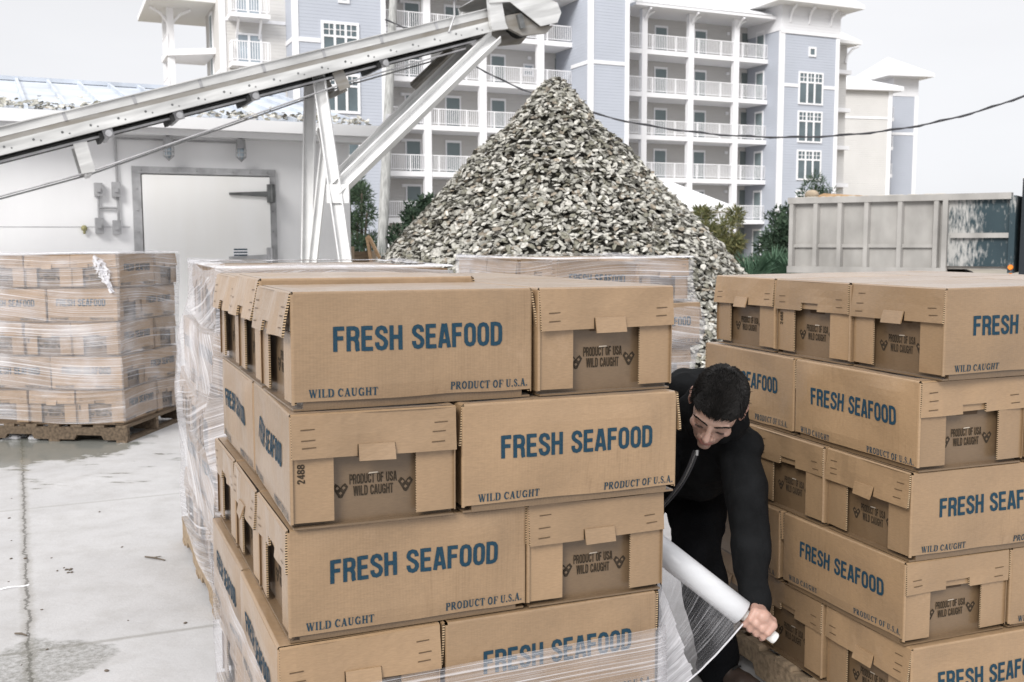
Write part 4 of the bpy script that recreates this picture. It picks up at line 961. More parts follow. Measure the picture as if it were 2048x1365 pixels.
# ------------------------------------------------------------------ apartment buildings
def apartments():
    t = math.atan(.456); U = Vector((cos(t), sin(t), 0)); V = Vector((-sin(t), cos(t), 0))
    O = Vector((0, 69.24, 0)) - V * 1.5
    T = Matrix((U, V, Vector((0, 0, 1)))).transposed().to_4x4(); T.translation = O; Ti = T.inverted()
    def fp(px, py, d):
        p = Ti @ on_plane(px, py, O + V * d, V); return p.x, p.z
    fs = lambda px, d, py=250: fp(px, py, d)[0]
    root = empty('apartment_building', Mx=T, label='large beige and blue grey waterfront apartment block with white balconies', cat='building')
    FL = [2.97 + 3 * k for k in range(5)]; EAVE = 17.75
    def railing(x0, x1, y, z, along='x', h=1.08):
        q = MB(); n = max(2, int(abs(x1 - x0) / .14))
        def bx(a0, a1, z0, z1, th): q.box(a0, a1, y - th, y + th, z0, z1) if along == 'x' else q.box(y - th, y + th, a0, a1, z0, z1)
        bx(x0, x1, z + h - .06, z + h, .035); bx(x0, x1, z + .10, z + .15, .025)
        for i in range(n + 1):
            x = x0 + (x1 - x0) * i / n; w = .02 if i % 14 else .045
            bx(x - w, x + w, z + .02 if not i % 14 else z + .151, z + h - .061, w * .8)
        q.build('railing', M['trim'], root)
    def door(xc, y, z, w=.95, h=2.15, pane='door_teal', axis='x'):
        q = MB(); e_ = .11
        if axis == 'x':
            q.box(xc - w / 2 - e_, xc - w / 2, y - .06, y - .002, z, z + h); q.box(xc + w / 2, xc + w / 2 + e_, y - .06, y - .002, z, z + h); q.box(xc - w / 2 - e_, xc + w / 2 + e_, y - .065, y - .002, z + h + .001, z + h + .16)
            d = q.build('door', M['trim'], root); q = MB(); q.box(xc - w / 2 + .001, xc + w / 2 - .001, y - .035, y - .004, z + .02, z + h - .001)
        else:
            q.box(y - .06, y - .002, xc - w / 2 - e_, xc - w / 2, z, z + h); q.box(y - .06, y - .002, xc + w / 2, xc + w / 2 + e_, z, z + h); q.box(y - .065, y - .002, xc - w / 2 - e_, xc + w / 2 + e_, z + h + .001, z + h + .16)
            d = q.build('door', M['trim'], root); q = MB(); q.box(y - .035, y - .004, xc - w / 2 + .001, xc + w / 2 - .001, z + .02, z + h - .001)
        q.build('door_panel', M[pane], d)
    def window(x0, x1, z0, z1, y, cols=3, rows=(.28,), mt='glass_dark', tr=.12, mun=True):
        q = MB(); q.box(x0 - tr, x1 + tr, y - .08, y - .002, z0 - tr, z0); q.box(x0 - tr, x1 + tr, y - .08, y - .002, z1, z1 + tr); q.box(x0 - tr, x0, y - .08, y - .002, z0 + .001, z1 - .001); q.box(x1, x1 + tr, y - .08, y - .002, z0 + .001, z1 - .001)
        for c in range(1, cols):
            x = x0 + (x1 - x0) * c / cols; q.box(x - .07, x + .07, y - .075, y - .002, z0 + .001, z1 - .001)
        zs = [z1 - (z1 - z0) * r for r in rows]
        for zz in zs: q.box(x0 + .001, x1 - .001, y - .073, y - .002, zz - .06, zz + .06)
        if mun and zs:
            zm = (z1 + zs[0] + .06) / 2
            for c in range(cols):
                xm = x0 + (x1 - x0) * (c + .5) / cols; q.box(xm - .022, xm + .022, y - .07, y - .002, zs[0] + .061, z1 - .001)
            q.box(x0 + .001, x1 - .001, y - .069, y - .002, zm - .022, zm + .022)
        f = q.build('window', M['trim'], root); q = MB(); q.box(x0 + .002, x1 - .002, y - .03, y - .003, z0 + .002, z1 - .002); q.build('pane', M[mt], f)
    def hip(x0, x1, y0, y1, z, over, rise, name='roof', ridge='x'):
        q = MB(); a, b, c, d = x0 - over, x1 + over, y0 - over, y1 + over; ww = min(b - a, d - c) / 2
        q.box(a, b, c, d, z - .12, z + .14, 1)
        if b - a > d - c: r0, r1 = (a + ww, (c + d) / 2), (b - ww, (c + d) / 2)
        else: r0, r1 = ((a + b) / 2, c + ww), ((a + b) / 2, d - ww)
        zz = z + .141; v = [(a, c, zz), (b, c, zz), (b, d, zz), (a, d, zz), (*r0, zz + rise), (*r1, zz + rise)]
        f = [(0, 1, 5, 4), (2, 3, 4, 5), (1, 2, 5), (3, 0, 4)] if b - a > d - c else [(0, 1, 4), (1, 2, 5, 4), (2, 3, 5), (3, 0, 4, 5)]
        q.add(v, f, 0); q.build(name, [M['roof_white'], M['slab_under']], root)
    def bracket(x, y, z, dirx=0, diry=-1, s=1.0):
        q = MB(); q.tube([(x, y, z - 1.5 * s), (x + dirx * .15 * s, y + diry * .15 * s, z - .8 * s), (x + dirx * .55 * s, y + diry * .55 * s, z - .35 * s), (x + dirx * 1.1 * s, y + diry * 1.1 * s, z - .12)], .09, 6); q.build('eave_bracket', M['trim'], root)
    def belts(*bx):
        for b_ in bx:
            q = MB(); q.box(*b_); q.build('belt_course', M['trim'], root)
    def corner(x, y, z0, z1, w=.3):
        q = MB(); q.box(x - w / 2, x + w / 2, y - .05, y + .25, z0, z1); q.build('corner_board', M['trim'], root)
    # --- right gallery
    xa, xb = fs(1256, 1.5), fs(1541, 1.5); t3a, t3b = fs(1559, 0), fs(1674, 0); wy = 4.0
    q = MB(); q.box(xa - 1, t3a - .02, wy, wy + 9, 0, EAVE); q.build('wall', M['siding_beige'], root)
    for z in FL:
        q = MB(); q.box(xa, t3a - .03, 1.45, wy - .01, z - .33, z); q.build('balcony_slab', M['trim'], root)
        railing(xa + .05, t3a - .06, 1.55, z)
    q = MB(); q.box(xa, t3a - .03, .55, wy - .01, EAVE - .02, EAVE + .2); q.build('eave', M['trim'], root)
    q = MB(); q.add([(xa, .5, EAVE + .205), (t3a - .03, .5, EAVE + .205), (t3a - .03, 7.5, EAVE + 3.0), (xa, 7.5, EAVE + 3.0)], [(0, 1, 2, 3)])
    x = xa
    while x < t3a - .1: q.bar((x, .5, EAVE + .22), (x, 7.5, EAVE + 3.02), .05, .06); x += .45
    q.build('roof', M['roof_white'], root)
    for px in (1287, 1380, 1470):
        x = fs(px, 1.5); q = MB(); q.box(x - .22, x + .22, 1.42, 1.80, 0, EAVE - .03); q.build('column', M['trim'], root); bracket(x, 1.6, EAVE, 0, -.9)
        bracket(x + .1, 1.6, EAVE, .9, 0, .8)
    for z in FL + [-.03]:
        zz = max(z, .02)
        for px, pn in ((1320, 'door_teal'), (1398, 'door_teal')): door(fs(px, wy), wy, zz)
        xo = fs(1497, wy); q = MB(); q.box(xo - .75, xo + .75, wy - .03, wy - .002, zz + .01, zz + 2.35); q.build('passage', M['opening'], root)  # flat slab on the wall, painted dark as a shaded opening
        door(2.4, t3a - .0, zz, .8, 2.1, axis='y')
        q = MB(); q.box(fs(1452, wy) - .12, fs(1452, wy) + .12, wy - .15, wy - .002, zz + 2.1, zz + 2.3); q.build('wall_light', M['trim'], root)
    # --- tower three
    zt = fp(1620, 66, 0)[1]; ztop = fp(1620, 16, 0)[1]
    q = MB(); q.box(t3a, t3b, 0, 9, 0, zt); q.build('tower_wall', M['siding_blue'], root)
    q = MB(); q.box(t3a - .05, t3b + .05, -.05, 9, zt + .001, ztop); q.build('tower_crown', M['siding_white'], root)
    corner(t3a + .15, 0, 0, zt, .34); corner(t3b - .15, 0, 0, zt, .34)
    zb = fp(1600, 172, 0)[1]; x0, x1 = fs(1597, 0), fs(1641, 0)
    belts((t3a + .33, x0 - .16, -.05, -.001, zb - .12, zb + .12), (x1 + .16, t3b - .33, -.05, -.001, zb - .12, zb + .12), (t3a - .05, t3b + .05, -.09, -.0, zt - .2, zt))
    for (a, b) in ((148, 207), (226, 283), (304, 358), (384, 436)): window(x0, x1, fp(1619, b, 0)[1], fp(1619, a, 0)[1], 0, 3, (.3,))
    window(fs(1616, 0), fs(1625, 0), fp(1620, 110, 0)[1], fp(1620, 98, 0)[1], 0, 1, (), tr=.14, mun=False)
    hip(t3a, t3b, 0, 9, ztop + .12, 1.25, 3.6)
    for px in (1575, 1612, 1655): bracket(fs(px, 0), -.06, ztop, 0, -.8, .8)
    bracket(t3b + .06, .3, ztop, .8, 0, .8)
    # --- strip beyond tower three
    sx1 = fs(1690, 3.5); q = MB(); q.box(t3b + .01, sx1, 3.5, 12, 0, fp(1685, 92, 3.5)[1]); q.build('wall', M['siding_beige'], root)
    hip(t3b + .05, sx1 - .6, 4, 12, fp(1685, 92, 3.5)[1] + .15, 1.35, 2.2); bracket(sx1 - .2, 3.4, fp(1685, 92, 3.5)[1], .6, -.8, .9)
    for z in FL: 
        q = MB(); q.box(t3b + .4, sx1 - .02, 2.9, 3.49, z - .3, z); q.build('balcony_slab', M['trim'], root)
    # --- tower two
    a2, b2 = fs(1179, -1), fs(1256, -1)
    zbt = fp(1216, 126, -1)[1]
    q = MB(); q.box(a2, b2, -1, 10, 0, 24); q.build('tower_wall', M['siding_blue'], root)
    corner(a2 + .12, -1, 0, 24, .32); corner(b2 - .12, -1, 0, 24, .32)
    belts((a2 + .3, b2 - .3, -1.05, -1.001, zbt - .12, zbt + .12), (a2 - .05, a2 - .001, -.9, 1.6, zbt - .12, zbt + .12))
    # --- left gallery
    t1b = fs(774, 0); la, lb = t1b, a2
    q = MB(); q.box(la - .5, lb + .5, wy, wy + 9, 0, EAVE + 3); q.build('wall', M['siding_beige'], root)
    for z in FL:
        q = MB(); q.box(la, lb - .02, 1.45, wy - .01, z - .33, z); q.build('balcony_slab', M['trim'], root); railing(la + .05, lb - .06, 1.55, z)
    q = MB(); q.box(la, lb - .02, .5, wy - .01, EAVE - .1, EAVE + .2); q.build('eave', M['trim'], root)
    for px in (855, 966, 1081):
        x = fs(px, 1.5); q = MB(); q.box(x - .24, x + .24, 1.40, 1.80, 0, EAVE - .11); q.build('column', M['trim'], root)
    for z in FL + [.02]:
        for px in (826, 906, 996): door(fs(px, wy), wy, z)
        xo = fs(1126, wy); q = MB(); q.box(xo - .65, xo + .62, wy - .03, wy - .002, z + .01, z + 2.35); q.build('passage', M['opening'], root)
        for px in (805, 1058):
            x = fs(px, wy); q = MB(); q.box(x - .12, x + .12, wy - .15, wy - .002, z + 2.1, z + 2.3); q.build('wall_light', M['trim'], root)
    window(fs(1049, wy), fs(1064, wy), fp(1056, 150, wy)[1], fp(1056, 132, wy)[1], wy, 1, (.5,), mun=False, mt='glass_pale')
    # --- tower one
    a1 = fs(591, 0)
    q = MB(); q.box(a1, t1b, 0, 10, 0, 24); q.build('tower_wall', M['siding_blue'], root)
    corner(a1 + .14, 0, 0, 24, .34); corner(t1b - .14, 0, 0, 24, .3)
    zb1 = fp(620, 80, 0)[1]; x0, x1 = fs(651, 0), fs(716, 0)
    belts((a1 + .33, x0 - .2, -.05, -.001, zb1 - .13, zb1 + .13), (x1 + .2, t1b - .3, -.05, -.001, zb1 - .13, zb1 + .13), (a1 - .05, a1 - .001, .0, 3, zb1 - .13, zb1 + .13))
    for (a, b) in ((50, 136), (153, 222), (240, 310)): window(x0, x1, fp(683, b, 0)[1], fp(683, a, 0)[1], 0, 3, (.28,), tr=.16)
    window(fs(686, 0), fs(698, 0), fp(690, 2, 0)[1], fp(690, -14, 0)[1], 0, 1, (), tr=.16, mun=False)
    # --- left wing
    wd = 2.0; wa = fs(447, wd)
    zg = 24
    q = MB(); q.box(wa, a1 - .001, wd, wd + 5.9, 0, zg); q.build('wing_wall', M['siding_beige'], root)
    corner(wa + .12, wd, 0, zg, .34)
    zbw = fp(500, 42, wd)[1]
    belts((wa + .3, a1 - .01, wd - .05, wd - .001, zbw - .1, zbw + .1), (wa - .05, wa - .001, wd + .3, wd + 5.8, zbw - 3.1, zbw - 2.9))
    for (py0, py1) in ((-12, 34), (72, 130)):
        zf = fp(505, py1, wd)[1]; zu = fp(505, py0, wd)[1]; window(fs(481, wd), fs(524, wd), zf, zu, wd, 2, (), mun=False, mt='glass_pale')
        x0, x1 = fs(467, wd - 1), fs(546, wd - 1)
        q = MB(); q.box(x0, x1, wd - 1.1, wd - .002, zf - .28, zf - .02)
        q.build('balcony_slab', M['trim'], root); railing(x0 + .05, x1 - .05, wd - 1.03, zf, h=1.2); railing(wd - 1.0, wd - .05, x0 + .06, zf, 'y', 1.2)
        for xx in (x0 + .5, x1 - .5): q = MB(); q.bar((xx, wd - .9, zf - .3), (xx, wd - .05, zf - 1.3), .12, .12); q.build('balcony_bracket', M['trim'], root)
    # side porch with posts and big eave
    px_ = fs(318, wd + 5)
    pw0 = wa - 2.7
    for py in (100, 186):
        z = fp(330, py, wd + 4)[1]
        q = MB(); q.add([(wa - .002, wd + 2.1, z), (wa - .002, wd + 6.8, z), (pw0, wd + 6.8, z), (pw0, wd + 3.9, z), (wa - .002, wd + 2.1, z - .35), (wa - .002, wd + 6.8, z - .35), (pw0, wd + 6.8, z - .35), (pw0, wd + 3.9, z - .35)], [(0, 1, 2, 3), (7, 6, 5, 4), (0, 3, 7, 4), (3, 2, 6, 7), (2, 1, 5, 6)])
        q.build('balcony_slab', M['trim'], root); railing(wd + 4.0, wd + 6.7, pw0 + .1, z, 'y')
        door(wd + 3.5, wa, z, .9, 2.2, axis='y')
    zE = fp(330, 14, wd + 4)[1]
    for yy in (wd + 4.0, wd + 6.5):
        q = MB(); q.box(pw0 + .1, pw0 + .5, yy, yy + .4, 0, zE); q.build('column', M['trim'], root)
    for dx in (-1, 1): bracket(pw0 + .3, wd + 4.2, zE, dx, -.3, 1.1)
    q = MB(); q.box(pw0 - 1.2, wa + 2, wd + 1.6, wd + 9, zE - .02, zE + .3, 1); q.add([(pw0 - 1.2, wd + 1.6, zE + .3), (wa + 2, wd + 1.6, zE + .3), (wa + 2, wd + 5.5, zE + 4), (pw0 + 2.4, wd + 5.5, zE + 4), (pw0 - 1.2, wd + 9, zE + .3)], [(0, 1, 2, 3), (4, 0, 3)], 0)
    q.build('porch_roof', [M['roof_white'], M['slab_under']], root)
    # --- the farther block
    D2 = 105; p0 = at(1690, 300, D2); p1 = at(1780, 300, D2 + 1.2)
    X = Vector((p1.x - p0.x, p1.y - p0.y, 0)); Lx = X.length; X.normalize(); Y = Vector((-X.y, X.x, 0))
    T2 = Matrix((X, Y, Vector((0, 0, 1)))).transposed().to_4x4(); T2.translation = Vector((p0.x, p0.y, 0)); T2i = T2.inverted()
    r1 = root; 
    r2 = empty('apartment_building', Mx=T2, label='smaller distant apartment block with pyramid roofed blue tower, right of the large one', cat='building')
    def f2(px, py, d=0): p = T2i @ on_plane(px, py, T2.translation + Y * d, Y); return p.x, p.z
    def B(name, mt, *a):
        q = MB(); q.box(*a); return q.build(name, M[mt], r2)
    ze = f2(1735, 180)[1]
    B('wall', 'siding_beige', -6, Lx, 0, 16, 0, ze)
    q = MB(); q.add([(-6.5, -.6, ze - .1), (Lx + 1.0, -.6, ze - .1), (Lx + 1.0, 16, ze - .1), (-6.5, 16, ze - .1), (-6.5, -.6, ze + .35), (Lx + 1.0, -.6, ze + .35), (Lx - 2.0, 4, ze + 1.9), (-6.5, 4, ze + 1.9), (Lx + 1, 16, ze + .35)], [(3, 2, 1, 0), (0, 1, 5, 4), (4, 5, 6, 7), (5, 8, 6), (1, 2, 8, 5)]); q.build('roof', M['roof_white'], r2)
    B('belt_course', 'trim', -6, Lx, -.06, -.001, f2(1735, 236)[1] - .12, f2(1735, 236)[1] + .12)
    B('corner_board', 'trim', Lx - .4, Lx + .05, -.08, .3, 0, ze)
    tx0, tx1 = f2(1783, 300, 5)[0], f2(1831, 300, 5)[0]; zc = f2(1800, 193, 5)[1]; zc2 = f2(1800, 156, 5)[1]
    B('tower_wall', 'siding_blue', tx0, tx1, 5, 11, 0, zc); B('tower_crown', 'siding_white', tx0 - .06, tx1 + .06, 4.94, 11.06, zc + .001, zc2)
    zb2 = f2(1800, 268, 5)[1]; B('belt_course', 'trim', tx0 - .05, tx1 + .05, 4.94, 4.999, zb2 - .15, zb2 + .15); B('corner_board', 'trim', tx1 - .35, tx1 + .07, 4.93, 5.3, 0, zc - .001)
    a, b = tx0 - 1.7, tx1 + .95; c, d = 3.4, 12.6; za = f2(1800, 116, 8)[1]
    q = MB(); q.box(a, b, c, d, zc2 - .05, zc2 + .3); q.add([(a, c, zc2 + .301), (b, c, zc2 + .301), (b, d, zc2 + .301), (a, d, zc2 + .301), ((a + b) / 2, (c + d) / 2, za)], [(0, 1, 4), (1, 2, 4), (2, 3, 4), (3, 0, 4)]); q.build('tower_roof', M['roof_white'], r2)
    for py in (236, 294, 349):
        z = f2(1790, py, 2)[1]; B('balcony_slab', 'trim', Lx + .051, Lx + 1.7, 2, 4.9, z - .35, z)
        q = MB()
        for i in range(15): x = Lx + .1 + i * .11; q.box(x, x + .03, 2.02, 2.05, z, z + 1.05)
        q.box(Lx + .06, Lx + 1.7, 2.0, 2.06, z + 1.06, z + 1.12); q.build('railing', M['trim'], r2)
apartments()

# ------------------------------------------------------------------ plants
def leaf_mat(name, a, b, rough=.6):
    m_ = mat(name, a, rough=rough, spec=.25); t = m_.node_tree; N = t.nodes; L = t.links
    v = N.new("ShaderNodeVertexColor"); v.layer_name = 'Col'; mi = N.new("ShaderNodeMixRGB"); mi.inputs[1].default_value = (*a, 1); mi.inputs[2].default_value = (*b, 1)
    L.new(v.outputs[0], mi.inputs[0]); L.new(mi.outputs[0], N["Principled BSDF"].inputs['Base Color']); return m_
M['leaf_dark'] = leaf_mat('dark evergreen leaves', (.022, .042, .026), (.06, .095, .055))
M['leaf_pine'] = leaf_mat('pine needles', (.03, .055, .032), (.075, .115, .06))
M['leaf_dry'] = leaf_mat('yellowing pine needles', (.07, .085, .035), (.22, .20, .085))
M['leaf_palm'] = leaf_mat('palmetto fronds', (.03, .065, .04), (.09, .16, .10))
M['bark'] = mat('grey bark', (.14, .115, .09), rough=.9, noise_s=8, noise_a=.4)
def foliage(name, clumps, n, leaf, mt, seed, slim=.35, up=.2, parent=None):
    """many separate leaf blades spread through the clumps (centre, radius)"""
    rd = random.Random(seed); v = []; f = []; col = []
    wsum = [c[1] ** 2.4 for c in clumps]
    for k in range(n):
        c, r = rd.choices(clumps, wsum)[0]; c = Vector(c)
        d = Vector((rd.gauss(0, 1), rd.gauss(0, 1), rd.gauss(0, 1))).normalized(); p = c + d * r * (rd.random() ** .45) * Vector((1, 1, .85)).length / 1.65
        ax = (d + Vector((rd.gauss(0, .6), rd.gauss(0, .6), rd.gauss(0, .6) + up))).normalized(); sd = ax.cross(Vector((rd.gauss(0, 1), rd.gauss(0, 1), rd.gauss(0, 1)))).normalized()
        l = leaf * rd.uniform(.6, 1.3); w = l * slim; o = len(v)
        v += [tuple(p), tuple(p + ax * l * .5 + sd * w * .5), tuple(p + ax * l), tuple(p + ax * l * .5 - sd * w * .5)]; f.append((o, o + 1, o + 2, o + 3)); s = rd.random() ** 1.6; col += [s] * 4
    me = bpy.data.meshes.new(name); me.from_pydata(v, [], f); me.update(); me.materials.append(mt)
    ca = me.color_attributes.new('Col', 'FLOAT_COLOR', 'POINT'); ca.data.foreach_set('color', [x for c in col for x in (c, c, c, 1)])
    return put(name, me, parent)
def clumps_px(lst, dep): return [(at(x, y, dep + dz), r * dep / F_PX) for x, y, r, dz in lst]
def plant(name, label, cat, dep, lst, n, leaf, mt, seed, slim=.35, group='trees and shrubs behind the yard', stems=5):
    cl = clumps_px(lst, dep); bx = sum(c[0].x for c in cl) / len(cl); by = sum(c[0].y for c in cl) / len(cl)
    root = empty(name, loc=(bx, by, 0), label=label, cat=cat, group=group); inv = Vector((bx, by, 0))
    cl = [(c - inv, r) for c, r in cl]; foliage('crown', cl, n, leaf, M[mt], seed, slim, .25, root)
    rd = random.Random(seed); q = MB(); top = sorted(cl, key=lambda c: -c[1])[:stems]
    for c, r in top:
        b = Vector((rd.uniform(-.1, .1), rd.uniform(-.1, .1), 0)); mid = b.lerp(c, .5) + Vector((0, 0, -.1 * abs(c.z))); q.tube([b, mid, c, c + Vector((0, 0, r * .5))], [.06, .045, .025, .01], 6)
    q.build('trunk', M['bark'], root, True)
rd = random.Random(77)
def cloud(x0, x1, y0, y1, n, r0, r1, dz=.6, shape=None):
    out = []
    while len(out) < n:
        x, y = rd.uniform(x0, x1), rd.uniform(y0, y1); u = (x - x0) / (x1 - x0); v = (y - y0) / (y1 - y0)
        if shape and not shape(u, v): continue
        out.append((x, y, rd.uniform(r0, r1), rd.uniform(-dz, dz)))
    return out
plant('pine_tree', 'bushy green pine behind the conveyor legs and white building', 'pine tree', 24, cloud(697, 745, 372, 525, 26, 9, 20, .6) + [(716, 362, 7, 0), (728, 380, 9, 0), (700, 395, 12, 0)], 5200, .16, 'leaf_pine', 1, .14)
plant('evergreen_shrub', 'dark evergreen shrub left of the shell heap beside the utility pole', 'shrub', 22, cloud(775, 880, 405, 540, 34, 10, 22, .8, lambda u, v: v > .55 - .5 * min(1, u * 2.2) or u > .4) + [(842, 404, 8, 0), (820, 412, 10, 0)], 6500, .11, 'leaf_dark', 2, .4)
plant('evergreen_shrub', 'large dark evergreen shrub between the shell heap and the dump truck', 'shrub', 25, cloud(1485, 1592, 425, 560, 40, 12, 24, .8, lambda u, v: v > .85 - 1.1 * u) + [(1556, 420, 9, 0), (1572, 414, 8, 0), (1540, 436, 12, 0)], 8000, .12, 'leaf_dark', 3, .4)
plant('pine_tree', 'yellowing scrub pine rising just right of the shell heap', 'pine tree', 30, cloud(1395, 1475, 428, 540, 30, 6, 15, .8) + [(1415, 424, 6, 0), (1440, 420, 6, 0), (1400, 432, 7, 0)], 7000, .19, 'leaf_dry', 4, .17)
plant('pine_tree', 'small green pine top showing above the dump truck bed', 'pine tree', 31, [(1630, 356, 9, 0), (1622, 366, 9, 0), (1640, 368, 8, 0), (1612, 378, 9, 0), (1632, 382, 11, 0), (1652, 378, 8, 0), (1665, 385, 7, 0), (1606, 390, 9, 0), (1640, 395, 14, 0), (1620, 410, 16, 0), (1655, 405, 14, 0), (1640, 430, 18, 0)], 1900, .18, 'leaf_pine', 5, .14)
def palmetto(px, py, dep, seed, label, n=16, size=.75):
    rd = random.Random(seed); b = on_ground(px, 600, 0); b = Vector((at(px, py, dep).x, at(px, py, dep).y, 0)); root = empty('palmetto', loc=b, label=label, cat='palmetto', group='palmettos by the truck')
    zc = at(px, py, dep).z; q = MB()
    for k in range(n):
        a = rd.random() * 6.28; el = rd.uniform(.1, 1.4); d = Vector((cos(a) * cos(el), sin(a) * cos(el), sin(el))); c = Vector((0, 0, max(.15, zc - .35))) + d * .3
        q.tube([(0, 0, 0), c], .012, 5); s = d.cross(Vector((0, 0, 1))).normalized()
        for j in range(11):
            an = (j - 5) * .2; bl = (d * cos(an) + s * sin(an)).normalized(); ln = size * rd.uniform(.75, 1) * (1 - abs(an) * .2); nn = bl.cross(d.cross(s)).normalized() * .022
            m_ = c + bl * ln * .55; e_ = c + bl * ln + Vector((0, 0, -.12 * ln)); q.add([c, m_ + nn, e_, m_ - nn], [(0, 1, 2, 3)])
    me = q.mesh('fronds', M['leaf_palm']); ca = me.color_attributes.new('Col', 'FLOAT_COLOR', 'POINT'); n_ = len(me.vertices); ca.data.foreach_set('color', [x for i in range(n_) for x in ((i // 9 * 37 % 100) / 100,) * 3 + (1,)]); put('fronds', me, root)
for k, (px, py, l) in enumerate(((1505, 545, 'palmetto nearest the foot of the shell heap'), (1545, 540, 'palmetto below the large dark shrub'), (1585, 545, 'palmetto under the rear end of the truck bed'), (1622, 548, 'palmetto farthest under the truck bed'))): palmetto(px, py, 20.5 + (k % 2) * .6, 40 + k, l)
def grass_tuft():
    me_v = MB(); r_ = random.Random(8); b0 = at(747, 520, 20)
    for k in range(160):
        p = Vector((b0.x + r_.gauss(0, .28), b0.y + r_.gauss(0, .2), 0)); h = r_.uniform(.5, 1.75); dx, dy = r_.gauss(0, .22), r_.gauss(0, .12)
        me_v.add([p + Vector((-.012, 0, 0)), p + Vector((.012, 0, 0)), p + Vector((dx * .5 + .008, dy * .5, h * .6)), p + Vector((dx, dy, h)), p + Vector((dx * .5 - .008, dy * .5, h * .6))], [(0, 1, 2, 3, 4)])
    me = me_v.mesh('tall_grass', M['leaf_palm']); ca = me.color_attributes.new('Col', 'FLOAT_COLOR', 'POINT'); ca.data.foreach_set('color', [x for i in range(len(me.vertices)) for x in ((i // 5 * 53 % 100) / 100,) * 3 + (1,)])
    put('tall_grass', me, None, 'clump of tall dark grass at the foot of the utility pole', 'grass', kind='stuff')
grass_tuft()

